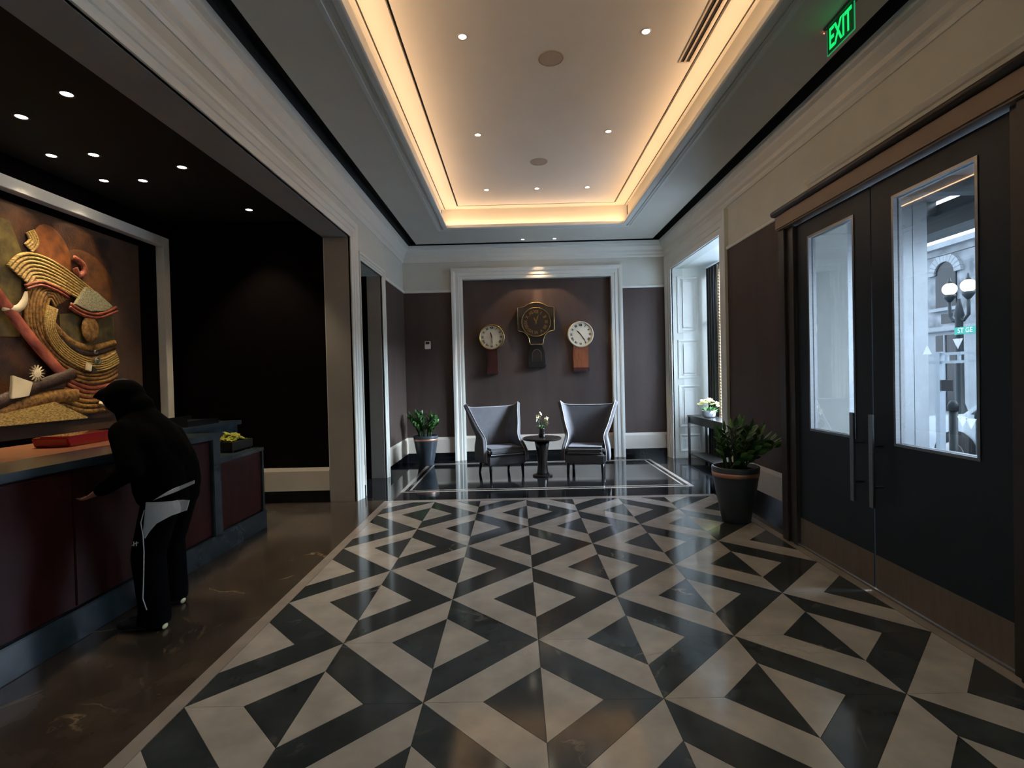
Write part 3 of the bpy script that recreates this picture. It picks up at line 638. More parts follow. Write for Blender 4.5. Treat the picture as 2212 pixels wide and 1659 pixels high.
for k in range(30):
    a = rng.uniform(0, 2 * PI); r_ = .155 * math.sqrt(rng.random())
    place('bloom', bm_y, fp, (r_ * math.cos(a), r_ * math.sin(a), .17 + .10 * (1 - (r_ / .16) ** 2) + rng.uniform(0, .03)), (rng.uniform(-.5, .5), rng.uniform(-.5, .5), a), rng.uniform(.8, 1.15))

# ================================================================== PLANTS
M_POT = mat('planter_black_slate', '#3a444d', .36, var=.1, scale=5)
M_COPPER = mat('copper_band', '#d9a38a', .34, .75, var=.05, scale=10)
def leaf_mesh(L_, W_, m, name):
    b = MB(); n = 4; vs = []; 
    for i in range(n + 1):
        s_ = i / n; w_ = W_ * math.sin(PI * (.06 + .94 * s_) ** .8) * (1 if i < n else 0) + .001
        vs += [(-w_ / 2, L_ * s_, -.10 * L_ * s_ * s_), (0, L_ * s_, -.10 * L_ * s_ * s_ - w_ * .18), (w_ / 2, L_ * s_, -.10 * L_ * s_ * s_)]
    fs = []
    for i in range(n):
        q = i * 3; fs += [(q, q + 1, q + 4, q + 3), (q + 1, q + 2, q + 5, q + 4)]
    return b.add(vs, fs).mesh(name, m, smooth=True, fixn=False)
LEAFS = [leaf_mesh(.125, .052, M_GREEN, 'leaflet'), leaf_mesh(.105, .046, M_GREEN2, 'leaflet')]
def planter(label, loc, R, H, stems, hmax, spread, seed, leaves_as_parts):
    t = thing('potted_plant', label, 'potted plant', loc); rg = random.Random(seed)
    MB().lathe([(R * .56, 0), (R * .60, .01), (R * .80, H * .45), (R * .94, H * .8), (R, H * .985), (R * .98, H), (R * .9, H), (R * .88, H * .93)], 40).build('pot', M_POT, t, smooth=True)
    MB().lathe([(R * .945, H * .825), (R * .966, H * .825), (R * .990, H * .90), (R * .965, H * .905)], 40, cap=False).build('copper_band', M_COPPER, t, smooth=True)
    MB().lathe([(.001, H * .94), (R * .88, H * .935)], 24, cap=False).build('soil', M_SOIL, t)
    for k in range(stems):
        a = rg.uniform(0, 2 * PI); r0 = rg.uniform(.02, R * .55); hh = hmax * rg.uniform(.6, 1.0); out = spread * rg.uniform(.3, 1.0) * (1.15 - hh / hmax * .45)
        p0 = Vector((r0 * math.cos(a), r0 * math.sin(a), H * .93)); d = Vector((math.cos(a), math.sin(a), 0))
        if callable(leaves_as_parts): d, out, hh = leaves_as_parts(k, d, out, hh)
        pts = [p0 + d * out * (s_ ** 1.7) + Vector((0, 0, hh * (s_ - .12 * s_ * s_))) for s_ in [i / 6 for i in range(7)]]
        st = MB().tube(pts, [.010, .010, .009, .008, .007, .005, .003], 6).build('stem', M_STEMG, t, smooth=True)
        nl = 11
        for q in range(nl):
            s_ = .28 + .72 * q / (nl - 1); i0 = min(5, int(s_ * 6)); p = pts[i0].lerp(pts[i0 + 1], s_ * 6 - i0); tg = (pts[i0 + 1] - pts[i0]).normalized()
            side = (tg.cross(d)).normalized() * (1 if q % 2 else -1)
            if q == nl - 1: side = tg
            di = (side * .8 + tg * .75 + Vector((0, 0, .1)) + Vector((rg.uniform(-.2, .2), rg.uniform(-.2, .2), rg.uniform(-.2, .2)))).normalized()
            xa = di.cross(tg if q < nl - 1 else d); xa = xa.normalized() if xa.length > .01 else Vector((1, 0, 0)); za = xa.cross(di)
            mtx = Matrix(((xa.x, di.x, za.x, p.x), (xa.y, di.y, za.y, p.y), (xa.z, di.z, za.z, p.z), (0, 0, 0, 1)))
            o = bpy.data.objects.new('leaf', LEAFS[rg.randrange(2)]); COL.objects.link(o); o.parent = st; o.matrix_basis = mtx @ Matrix.Scale(rg.uniform(.8, 1.15) * (1.1 - .4 * abs(s_ - .6)), 4)
    return t
def lean(k, d, out, hh):
    if k % 4 == 0: d = Vector((.92, -.25 + .12 * (k % 5), 0)); return d, .42 - .03 * (k % 3), hh * .72
    return d, out, hh
planter('large leafy plant in a tapered black planter with copper band beside the entrance doors', (2.16, 2.36, 0), .235, .57, 26, .52, .27, 5, lean)
planter('smaller-looking leafy plant in a black planter with copper band in the far left corner', (-1.735, 6.24, 0), .22, .53, 18, .50, .22, 11, None)

# ================================================================== CLOCKS
M_DIAL = mat('cream_dial', '#c9c2ad', .4, var=.06, scale=9, col2='#b5ad96'); M_DIALW = mat('white_dial', '#d8d2bd', .35, var=.04, scale=6)
M_BRASS = mat('brass_bezel', '#b59a66', .22, 1., var=.05); M_BLK = mat('dial_black', '#100e0d', .5)
M_MAHO = mat('mahogany', '#3c1712', .32, var=.3, scale=5, stretch=(6, 1, 1), coat=.4); M_OAK = mat('reddish_oak', '#8a4a2b', .38, var=.3, scale=5, stretch=(6, 1, 1), coat=.3)
M_JAPAN = mat('black_japanned_case', '#090706', .25, var=.2, coat=.5); M_DDIAL = mat('dark_dial', '#140e0a', .45, var=.2, scale=8); M_GILT = mat('gilt', '#80683f', .35, .85, var=.1)
ROMAN = ['XII', 'I', 'II', 'III', 'IIII', 'V', 'VI', 'VII', 'VIII', 'IX', 'X', 'XI']
YN = YB + .10
def hand(mb, a, L_, w_, tail, y):
    u = Vector((math.sin(a), math.cos(a))); n_ = Vector((u.y, -u.x))
    q = [(-u * tail - n_ * w_ * .5), (-u * tail + n_ * w_ * .5), (u * L_ * .65 + n_ * w_), (u * L_), (u * L_ * .65 - n_ * w_)]
    mb.prism([(p.x, p.y) for p in q], 0, .003, lambda a_, b_, d: (a_, y - d, b_))
def numerals(R, size, y, m, par, rot=True):
    for k, s_ in enumerate(ROMAN):
        a = 2 * PI * k / 12; cx, cz = R * math.sin(a), R * math.cos(a); ca, sa = math.cos(-a), math.sin(-a)
        fr = (lambda u, v, d: (cx + (u * ca - v * sa) * 1.0, y - d, cz + (u * sa + v * ca)))
        text_mb(s_, size, fr, .002, bold=.002).build('numeral', m, par, fixn=False)
fy = lambda a, b, c: (a, -c, b)     # lathe axis towards the viewer (-Y)
def round_clock(loc, label, dial_m, case_m, hm, bez, th, trunk_w, tm_, tilt):
    t = thing('wall_clock', label, 'wall clock', loc, tilt); R = .245
    MB().lathe([(.19, 0), (R - .01, 0), (R - .01, .06), (R, .07), (R, .095), (R - .012, .115), (R - .028, .11), (R - .03, .085)], 48, cap=False, fr=fy).build('bezel', bez, t, smooth=True)
    MB().lathe([(.001, .088), (R - .028, .088)], 48, cap=False, fr=fy).build('dial', dial_m, t)
    numerals(.172, .052, -.089, M_BLK, t)
    h1 = MB(); hand(h1, hm[0], .105, .011, .02, -.092); h1.build('hour_hand', M_BLK, t); h2 = MB(); hand(h2, hm[1], .165, .008, .04, -.097); h2.build('minute_hand', M_BLK, t)
    MB().lathe([(.001, .105), (.009, .105), (.01, .09)], 12, cap=False, fr=fy).build('centre_cap', M_BLK, t, smooth=True)
    b = MB(); b.box(-trunk_w, trunk_w, -.085, 0, -.62, -.17); tr = b.build('trunk', case_m, t, bevel=.006)
    MB().box(-trunk_w + .03, trunk_w - .03, -.093, -.085, -.58, -.27).build('trunk_door', case_m, tr, bevel=.004)
    MB().box(-trunk_w - .012, trunk_w + .012, -.10, 0, -.70, -.62).build('foot', M_MAHO, t, bevel=.014)
    return t
round_clock((-.53, YN, 2.30), 'round cream wall clock on a dark mahogany trunk, left of the three', M_DIAL, M_MAHO, (math.radians(-15), math.radians(178)), M_BRASS, 0, .10, 0, 0)
round_clock((1.135, YN, 2.31), 'round white wall clock on an orange oak trunk, right of the three', M_DIALW, M_OAK, (math.radians(-44), math.radians(146)), mat('pale_bezel', '#c9bfa6', .35, .2), 0, .145, 0, 0)
t = thing('tavern_clock', 'large dark shield-shaped wall clock with gilt edges between the round clocks', 'wall clock', (.305, YN, 2.56))
def shield(s_=1., o_=0.):
    P = []
    for k in range(13):
        a = math.radians(128 - 76 * k / 12); P.append((.345 * math.cos(a) * 1.0, .02 + .345 * math.sin(a)))
    P += [(.34, .27), (.34, -.15), (.30, -.17)]
    for k in range(1, 6):
        a = PI / 2 * k / 5; P.append((.30 - .17 * math.sin(a), -.17 - .20 * (1 - math.cos(a))))
    P += [(.115, -.42)]
    m_ = [(-x, z) for x, z in P[12:]][::-1]
    full = P + m_
    return [(x, z) for x, z in full]
SH = shield(); SH = sorted(set(SH), key=lambda p: math.atan2(p[1] + .05, p[0]))
MB().prism(SH, 0, .09, lambda u, v, d: (u, -d, v)).build('case_head', M_JAPAN, t)
e_ = MB(); e_.tube([(u, -.095, v) for u, v in SH] + [(SH[0][0], -.095, SH[0][1])], .009, 6); e_.build('gilt_edge', mat('bright_gilt_edge', '#c9b083', .25, 1.), t, smooth=True)
MB().lathe([(.001, .10), (.265, .10), (.265, .09)], 48, cap=False, fr=fy).build('dial', M_DDIAL, t); MB().lathe([(.262, .09), (.262, .108), (.275, .108), (.275, .09)], 48, cap=False, fr=fy).build('dial_ring', M_GILT, t, smooth=True)
numerals(.19, .082, -.101, M_GILT, t)
h1 = MB(); hand(h1, math.radians(-25), .10, .012, .03, -.106); h1.build('hour_hand', M_GILT, t); h2 = MB(); hand(h2, math.radians(20), .15, .009, .05, -.110); h2.build('minute_hand', M_GILT, t)
tr = MB().prism([(-.10, -.42), (.10, -.42), (.15, -.56), (.16, -.78), (-.16, -.78), (-.15, -.56)], 0, .08, lambda u, v, d: (u, -d, v)).build('trunk', M_JAPAN, t, bevel=.005)
MB().prism([(-.085 + .0, -.74), (.085, -.74), (.085, -.58), (.05, -.53), (0, -.51), (-.05, -.53), (-.085, -.58)], .08, .09, lambda u, v, d: (u, -d, v)).build('trunk_door', M_DDIAL, tr)
MB().tube([(.085, -.092, -.74), (.085, -.092, -.58), (.05, -.092, -.53), (0, -.092, -.51), (-.05, -.092, -.53), (-.085, -.092, -.58), (-.085, -.092, -.74)], .005, 6).build('door_moulding', M_GILT, tr, smooth=True)
MB().box(-.17, .17, -.10, 0, -.86, -.78).build('foot', M_JAPAN, t, bevel=.015)
# thermostat
t = thing('thermostat', 'small white thermostat on the brown wall above the far left plant', 'thermostat', (-1.73, YB - .012, 2.17))
MB().box(-.055, .055, -.03, 0, -.07, .08).build('housing', mat('thermostat_white', '#d6d2ca', .4), t, bevel=.008)
MB().box(-.035, .035, -.032, -.03, .02, .065).build('display', M_BLK, t)

# ================================================================== SEATING
M_UPH = mat('grey_upholstery', '#4f5056', .8, var=.08, scale=14, bump=.25, bscale=350, sheen=.1); M_PIPE = mat('pale_piping', '#a9a9ad', .5)
M_LEG = mat('chair_leg_black', '#120f0e', .35)
def wing_chair(label, loc, rz):
    t = thing('wing_chair', label, 'armchair', loc, rz, 'wing chairs in the seating niche')
    nu, nv = 28, 16
    def S(u, v):
        z = .24 + v * .80
        w_ = .300 + .02 * (1 - v) + .115 * max(0, (v - .35) / .65) ** 1.9 - .045 * math.exp(-((v - .45) / .17) ** 2)
        dep = .46 * (1 - v) ** 1.2 + .20 + .05 * math.sin(PI * v) - .10 * v
        if v < .3: dep = .56 + (dep - .56) * (v / .3) ** 2
        au = abs(u); x = w_ * (1 - (1 - min(1, au * 1.35)) ** 2.2) * (1 if u >= 0 else -1)
        x += (.035 * v * v) * max(0, au - .75) / .25 * (1 if u >= 0 else -1)
        y = .27 + .14 * v - dep * max(0, (au - .42) / .58) ** 1.4
        zz_ = z + (.015 + .075 * au ** 2.5) * max(0, v - .6) / .4
        return (x, y, zz_)
    b = MB(); g = [[S(-1 + 2 * i / nu, j / nv) for i in range(nu + 1)] for j in range(nv + 1)]
    b.add([p for r_ in g for p in r_], [(j * (nu + 1) + i, j * (nu + 1) + i + 1, (j + 1) * (nu + 1) + i + 1, (j + 1) * (nu + 1) + i) for j in range(nv) for i in range(nu)])
    o = b.build('backrest', M_UPH, t, smooth=True, fixn=False); md = o.modifiers.new('s', 'SOLIDIFY'); md.thickness = .055; md.offset = -1; md.use_rim = True
    m2 = o.modifiers.new('b', 'BEVEL'); m2.width = .012; m2.segments = 2; m2.limit_method = 'ANGLE'; m2.angle_limit = 1.
    edge = [S(-1, j / 24) for j in range(25)] + [S(-1 + 2 * i / 40, 1) for i in range(1, 40)] + [S(1, 1 - j / 24) for j in range(25)]
    MB().tube(edge, .006, 6).build('piping', M_PIPE, o, smooth=True)
    for k in range(3): MB().tube([( -.07 + k * .07, S((-.07 + k * .07) * 1.2, .25)[1] - .012, .42), (-.07 + k * .07, S((-.07 + k * .07) * 1.2, .7)[1] - .012, .70)], .003, 5).build('channel_seam', M_UPH, o)
    st = MB(); st.box(-.305, .305, -.33, .24, .19, .34); st.build('seat_base', M_UPH, t, bevel=.02)
    cu = MB().box(-.29, .29, -.345, .22, .345, .455).build('seat_cushion', M_UPH, t, bevel=.035, autos=True)
    MB().tube([(-.27, -.335, .36), (.27, -.335, .36)], .006, 6).build('piping', M_PIPE, cu)
    for sx in (-1, 1):
        MB().tube([(sx * .26, -.28, .24), (sx * .265, -.30, 0)], [.030, .018], 10).build('leg', M_LEG, t, smooth=True)
        MB().tube([(sx * .24, .22, .24), (sx * .25, .30, 0)], [.030, .018], 10).build('leg', M_LEG, t, smooth=True)
    return t
wing_chair('grey upholstered wing chair left of the small round table', (-.375, 5.22, 0), math.radians(22))
wing_chair('grey upholstered wing chair right of the small round table', (1.0, 5.18, 0), math.radians(-13))
t = thing('side_table', 'small dark round pedestal table between the wing chairs', 'side table', (.285, 5.0, 0))
MB().lathe([(.0, .565), (.29, .565), (.30, .575), (.30, .59), (.285, .60), (.0, .60)], 40, cap=False).build('tabletop', M_DKW, t, smooth=False)
MB().lathe([(.10, .03), (.085, .06), (.07, .2), (.095, .42), (.12, .56)], 20).build('pedestal', M_DKW, t, smooth=True)
MB().lathe([(.155, 0), (.155, .02), (.10, .035)], 24).build('base', M_DKW, t)
M_VASE = mat('dark_glass_vase', '#1c1a1c', .08, coat=.5); M_WHITEFL = mat('orchid_cream', '#d9d4ae', .6, var=.1)
v = thing('flower_vase', 'small dark vase with cream flowers on the round side table', 'vase', (.285, 4.98, .60))
MB().lathe([(.04, 0), (.05, .01), (.055, .08), (.045, .13), (.05, .14), (.042, .135), (.03, .02)], 20).build('vase', M_VASE, v, smooth=True)
bm_w = bloom_mesh(.042, M_WHITEFL, 5)
for k, (x, y, h) in enumerate(((-.05, 0, .32), (-.02, .02, .36), (.06, -.02, .25), (.08, .02, .28), (-.06, .03, .27), (.09, 0, .22))):
    MB().tube([(0, 0, .05), (x * .3, y * .3, h * .6), (x, y, h)], .003, 5).build('stem', M_STEMG, v); place('bloom', bm_w, v, (x, y, h), (1.0, .3 * k, k), 1.)
lv = MB()
for k in range(6):
    a = k * 1.05; lv.add([(0, 0, .12), (.05 * math.cos(a) - .012, .05 * math.sin(a), .19), (.10 * math.cos(a), .10 * math.sin(a), .17), (.05 * math.cos(a) + .012, .05 * math.sin(a), .18)], [(0, 1, 2, 3)])
lv.build('leaves', M_GREEN, v, fixn=False)

# ================================================================== RECEPTION
M_DESK = mat('desk_red_brown_lacquer', '#331514', .3, var=.25, scale=4, stretch=(1, 3, .6), spec=.15)
M_DSTONE = marble('desk_blue_black_stone', '#253035', '#36434a', '#55646a', .2, vamt=.25)
M_DTOP = mat('desk_inner_top_wood', '#8a5a3c', .35, var=.2, scale=5, stretch=(1, 5, 1))
FX = -2.83
dk = thing('reception_desk', 'long dark red-brown reception desk edged in blue-black stone', 'reception desk', (FX, 0, 0))
MB().box(-1.15, -.02, -2.6, 1.55, .19, 1.04).build('body', M_DESK, dk)
MB().box(-1.15, -.02, 1.55, 3.2, .19, 1.04).build('back_counter_core', M_DSTONE, dk) if False else None
ft = MB(); ft.box(-.02, 0, -2.6, .12, .20, 1.03); ft.build('front_panel', M_DESK, dk, bevel=.004)
MB().box(-.02, 0, .128, 1.545, .20, 1.03).build('front_panel', M_DESK, dk, bevel=.004)
MB().box(-.10, .03, 1.55, 1.67, .17, 1.06).build('stone_pilaster', M_DSTONE, dk, bevel=.006)
MB().box(-.40, .035, -2.65, 1.68, 1.05, 1.10).build('stone_counter_edge', M_DSTONE, dk, bevel=.006)
MB().box(-1.2, -.401, -2.65, 1.68, 1.05, 1.098).build('inner_counter', M_DTOP, dk)
MB().box(-1.2, -.61, 1.681, 3.25, 1.05, 1.10).build('back_counter_top', M_DSTONE, dk, bevel=.005)
MB().box(-1.15, -.64, 1.56, 3.2, 0, 1.05).build('back_counter', M_DSTONE, dk)
MB().box(-.62, -.02, 1.67, 2.46, .19, .82).build('low_body', M_DESK, dk); MB().box(-.02, 0, 1.68, 2.45, .20, .82).build('front_panel', M_DESK, dk, bevel=.004)
MB().box(-.63, .02, 1.67, 2.50, .82, .86).build('low_top', M_DSTONE, dk, bevel=.005); MB().box(-.62, .015, 2.455, 2.495, .17, .82).build('end_stile', M_DSTONE, dk, bevel=.004)
MB().box(-.62, .03, -2.65, 2.50, 0, .19).build('plinth', M_DSTONE, dk, bevel=.006)
M_RED = mat('red_lacquer', '#8a0f14', .12, var=.1, coat=.8); M_CREAM = mat('cream_card', '#b09a86', .6)
t = thing('red_tray', 'glossy red tray box lying on the reception counter beside the person', 'tray', (-3.60, 1.12, 1.099), math.radians(4))
MB().prism([(-.30, 0), (.27, 0), (.30, .075), (-.33, .075)], -.13, .13, lambda u, v, d: (d, u, v)).build('box', M_RED, t, bevel=.01); MB().box(-.11, .11, -.27, .25, .075, .08).build('lid', M_RED, t, bevel=.002)
t = thing('cream_card_stack', 'small cream card stack at the end of the red tray', 'cards', (-3.46, 1.53, 1.098)); 
for k in range(3): MB().box(-.05, .05, -.07, .07, .018 * k, .018 * k + .017).build('card_pack', M_CREAM, t)
M_BLKP = mat('black_plastic', '#0d0f10', .3)
t = thing('document_tray', 'low black document tray on the back counter by the white frame', 'tray', (-3.68, 2.62, 1.10))
MB().box(-.16, .16, -.28, .28, 0, .02).build('base', M_BLKP, t); MB().box(-.16, -.15, -.28, .28, .02, .09).build('side', M_BLKP, t); MB().box(.15, .16, -.28, .28, .02, .06).build('side', M_BLKP, t); MB().box(-.15, .15, -.28, -.27, .02, .09).build('side', M_BLKP, t)
MB().box(-.14, .13, -.25, .26, .02, .05).build('folder_stack', M_BLKP, t)
t = thing('desk_bell', 'small steel pen and clip resting on the black back counter', 'pen', (-3.62, 3.02, 1.10)); MB().tube([(0, -.07, .008), (0, .07, .008)], .007, 8).build('barrel', M_STEEL, t, smooth=True); MB().tube([(.01, .0, .016), (.01, .065, .016)], .003, 6).build('clip', M_STEEL, t)
t.name = 'pen'
t = thing('flower_box', 'dark box of yellow-green blooms on the low end of the reception desk', 'planter', (-3.02, 2.28, .86))
ring(MB(), (-.10, .10, -.20, .20), (-.085, .085, -.185, .185), .015, .10).build('box', M_BLKP, t); MB().box(-.086, .086, -.186, .186, .015, .08).build('soil', M_SOIL, t)
for sx in (-1, 1):
    for sy in (-1, 1): MB().box(sx * .08 - .012, sx * .08 + .012, sy * .17 - .012, sy * .17 + .012, 0, .015).build('foot', M_BLKP, t)
bm_g = bloom_mesh(.05, M_YELG, 7)
rng = random.Random(9)
for k in range(26): place('bloom', bm_g, t, (rng.uniform(-.085, .085), rng.uniform(-.185, .185), .085 + rng.uniform(0, .07)), (rng.uniform(-.6, .6), rng.uniform(-.6, .6), rng.uniform(0, 6)), rng.uniform(.8, 1.2))

# ---- framed relief artwork
fr_ = MB(); fr_.sweep([(-.55, .86), (3.355, .86), (3.355, 3.262), (-.55, 3.262)], [(0, 0), (0, .10), (-.11, .10), (-.11, 0)], lambda u, v, d: (AXW + d, u, v), closed=True)
M_WFR = mat('white_frame_paint', '#e4e0da', .5, var=.03)
aw = thing('wall_frame', 'wide white frame on the dark wall around the relief artwork', 'picture frame', (0, 0, 0)); fr_.build('moulding', M_WFR, aw, bevel=.004)
def amat(n, c, c2, sc=30., stretch=(1, 1, 1), rough=.5, bump=.6, bs=60.): return mat(n, c, rough, .15, var=.35, scale=sc, bump=bump, bscale=bs, col2=c2, stretch=stretch)
A_LIN = mat('linen_backing', '#4a3423', .8, var=.1, scale=20, bump=.3, bscale=300)
A_BG = amat('bronze_ground', '#2a170c', '#5a371b', 5.); A_GOLD = amat('gold_straw', '#8a6a2f', '#d0b066', 40., (1, 1, 3)); A_OCH = amat('ochre_straw', '#6d4a20', '#a87c3c', 30.)
A_OCHD = amat('dim_amber', '#4a2a12', '#6b4420', 10., bump=.3); A_ORG = amat('amber_panel', '#6b3a16', '#8d5222', 10., bump=.2); A_PINK = amat('terracotta_strip', '#8f4330', '#b8634a', 24., (1, .3, .3)); A_SIL = amat('grey_gold_mesh', '#8c8668', '#b6b08a', 60.)
A_DRK = amat('dark_bark', '#21150f', '#49331f', 16.); A_WHT = mat('ivory_ornament', '#d2c6a4', .45, var=.1); A_OLV = amat('olive_ground', '#4a4024', '#7b6a37', 8., bump=.3); A_ROSE = amat('rose_patch', '#7a3b26', '#a55a3d', 20.)
art = thing('relief_artwork', 'large golden relief collage of swirling bands behind the reception desk', 'artwork', (AXW + .003, 0, 0))
AF = lambda u, v, d: (d, u, v)
MB().box(0, .02, -.3, 3.03, 1.10, 3.18).build('linen_backing', A_LIN, art); MB().box(.02, .05, .1, 2.58, 1.22, 3.12).build('board', A_BG, art, bevel=.004)
DEP = [.05]
def spline(P, n=8):
    out = []; Q = [P[0]] + list(P) + [P[-1]]
    for i in range(1, len(Q) - 2):
        for k in range(n):
            t_ = k / n; p0, p1, p2, p3 = [Vector(q) for q in Q[i - 1:i + 3]]
            out.append(.5 * ((2 * p1) + (p2 - p0) * t_ + (2 * p0 - 5 * p1 + 4 * p2 - p3) * t_ ** 2 + (3 * p1 - p0 - 3 * p2 + p3) * t_ ** 3))
    out.append(Vector(P[-1])); return out
def ribbon(name, P, wid, m, d0, h=.025, rows=1):
    S_ = spline(P); n = len(S_); w_ = wid if callable(wid) else (lambda s: wid)
    for r_ in range(rows):
        b = MB(); vs = []; pr = [(-1, 0), (-.8, .7), (0, 1), (.8, .7), (1, 0)]
        for i, p in enumerate(S_):
            t_ = (S_[min(i + 1, n - 1)] - S_[max(0, i - 1)]).normalized(); nn = Vector((-t_.y, t_.x)); W_ = w_(i / (n - 1)) / rows
            off = (r_ - (rows - 1) / 2) * W_
            for o, d in pr: q = p + nn * (off + o * W_ / 2 * .96); vs.append((d0 + d * h, min(max(q.x, .1), 2.58), max(q.y, 1.222)))
        fs = [(i * 5 + k, (i + 1) * 5 + k, (i + 1) * 5 + k + 1, i * 5 + k + 1) for i in range(n - 1) for k in range(4)] + [(0, 1, 2, 3, 4), tuple((n - 1) * 5 + k for k in (4, 3, 2, 1, 0))]
        b.add(vs, fs).build(name, m, art, smooth=True)
def blob(name, c, ru, rv, ang, m, d0, h=.03, n=28):
    b = MB(); ca, sa = math.cos(ang), math.sin(ang); rings = [(1, 0), (.92, .7), (.6, 1.), (.0, 1.05)]; vs = []
    for s_, d in rings:
        for k in range(n):
            a = 2 * PI * k / n; u, v = ru * s_ * math.cos(a), rv * s_ * math.sin(a); vs.append((d0 + d * h, min(c[0] + u * ca - v * sa, 2.58), c[1] + u * sa + v * ca))
    fs = [(r_ * n + k, r_ * n + (k + 1) % n, (r_ + 1) * n + (k + 1) % n, (r_ + 1) * n + k) for r_ in range(3) for k in range(n)]
    b.add(vs, fs).build(name, m, art, smooth=True)
def flat(name, P, m, d0, h=.02): MB().prism(P, d0, d0 + h, AF).build(name, m, art, bevel=.004)
flat('olive_field', [(.1, 1.9), (1.5, 2.0), (1.55, 2.75), (1.45, 3.0), (.1, 3.1)], A_OLV, .05, .008)
flat('olive_field', [(1.9, 1.85), (2.578, 1.80), (2.578, 2.30), (2.3, 2.33), (1.9, 2.25)], A_OLV, .05, .008)
blob('amber_oval', (2.28, 2.66), .34, .24, -.5, A_OCHD, .052, .008)
blob('amber_oval', (1.86, 2.78), .20, .30, .3, A_ORG, .056, .012)
for k, (rr, m) in enumerate(((.42, A_OCH), (.34, A_DRK), (.26, A_OCH))): ribbon('concentric_band', [(1.80, 2.16), (2.0, 2.14 - rr * .55), (2.25, 2.14 - rr * .75), (2.57, 2.16 - rr * .55)], .07, m, .055 + .004 * k, .02)
ribbon('gold_arc', [(1.50, 2.52), (1.58, 2.62), (1.72, 2.64), (1.90, 2.60), (2.06, 2.54), (2.22, 2.47), (2.36, 2.40)], lambda s: .30 - .14 * s, A_GOLD, .075, .02, rows=8)
ribbon('ochre_fringe', [(1.54, 2.44), (1.68, 2.50), (1.84, 2.48), (1.98, 2.43)], .06, A_ROSE, .08, .02, rows=2)
ribbon('gold_wisp', [(1.62, 2.96), (1.66, 2.88), (1.60, 2.80)], .10, A_GOLD, .06, .015, rows=4)
flat('grey_cone', [(2.02, 2.36), (2.16, 2.55), (2.30, 2.52), (2.50, 2.40), (2.40, 2.34), (2.2, 2.31)], A_SIL, .085, .03)
ribbon('terracotta_brim', [(1.97, 2.34), (2.12, 2.28), (2.32, 2.28), (2.56, 2.38)], .07, A_ROSE, .10, .02, rows=2)
ribbon('rose_knot', [(2.05, 2.82), (2.15, 2.78), (2.17, 2.70), (2.10, 2.66), (2.06, 2.72)], .06, A_ROSE, .08, .03)
ribbon('ochre_curl', [(1.92, 2.36), (1.84, 2.46), (1.72, 2.44), (1.66, 2.30), (1.66, 2.10), (1.74, 1.95), (1.92, 1.80), (2.16, 1.71), (2.40, 1.72), (2.57, 1.80)], lambda s: .20 + .08 * s, A_OCH, .062, .02, rows=7)
ribbon('gold_curl', [(1.80, 2.30), (1.76, 2.12), (1.82, 1.98), (1.96, 1.86), (2.16, 1.78), (2.38, 1.78), (2.57, 1.86)], lambda s: .11 + .03 * s, A_GOLD, .082, .018, rows=6)
ribbon('terracotta_strip', [(1.10, 2.55), (1.39, 2.19), (1.62, 1.92), (1.88, 1.66)], .11, A_PINK, .10, .02)
blob('gold_disc', (2.21, 2.13), .105, .135, 0, A_OCH, .095, .02)
ribbon('ivory_crescent', [(1.30, 2.22), (1.44, 2.24), (1.50, 2.31), (1.52, 2.40)], lambda s: .07 * math.sin(PI * (.15 + .8 * s)), A_WHT, .10, .02)
ribbon('terracotta_rows', [(1.98, 1.62), (2.2, 1.54), (2.40, 1.55), (2.58, 1.60)], .24, A_ROSE, .055, .018, rows=5)
ribbon('ochre_rows', [(1.9, 1.46), (2.15, 1.38), (2.40, 1.38), (2.58, 1.42)], .20, A_OCH, .055, .018, rows=4)
ribbon('bark_branch', [(1.10, 1.38), (1.46, 1.52), (1.72, 1.60), (1.97, 1.68)], .12, A_DRK, .11, .035)
ribbon('bark_branch', [(1.10, 1.30), (1.4, 1.40), (1.72, 1.46), (2.02, 1.47)], .13, A_OCH, .10, .03)
flat('gold_plank', [(.9, 1.235), (.9, 1.32), (1.36, 1.36), (1.75, 1.415), (2.11, 1.245), (2.10, 1.235)], A_GOLD, .10, .03)
b = MB()
for k in range(14):
    a = 2 * PI * k / 14; b.prism([(1.56 + .03 * math.cos(a - .15), 1.68 + .03 * math.sin(a - .15)), (1.56 + .075 * math.cos(a), 1.68 + .075 * math.sin(a)), (1.56 + .03 * math.cos(a + .15), 1.68 + .03 * math.sin(a + .15))], .13, .145, AF)
b.lathe([(.001, .02), (.035, .016), (.04, 0)], 14, (.13, 1.56, 1.68), cap=False, fr=lambda x, y, z: (z, x, y)); b.build('ivory_sunburst', A_WHT, art)
flat('ivory_basket', [(1.32, 1.66), (1.50, 1.60), (1.46, 1.48), (1.30, 1.46)], A_WHT, .13, .03)
flat('ivory_box', [(2.10, 1.79), (2.165, 1.77), (2.15, 1.70), (2.09, 1.715)], A_WHT, .125, .02); flat('dark_box', [(2.165, 1.75), (2.22, 1.73), (2.21, 1.68), (2.155, 1.69)], A_DRK, .125, .02)
for (cu, cv2, r_) in ((2.25, 1.81, .04), (2.23, 1.90, .022)): MB().lathe([(r_ * .6, 0), (r_ * .65, .012), (r_, .012), (r_, 0)], 20, (.125, cu, cv2), cap=False, fr=lambda x, y, z: (z, x, y)).build('silver_ring', M_STEEL, art, smooth=True)
ribbon('ivory_shell', [(2.30, 1.36), (2.33, 1.40), (2.37, 1.38)], .06, A_WHT, .10, .03)

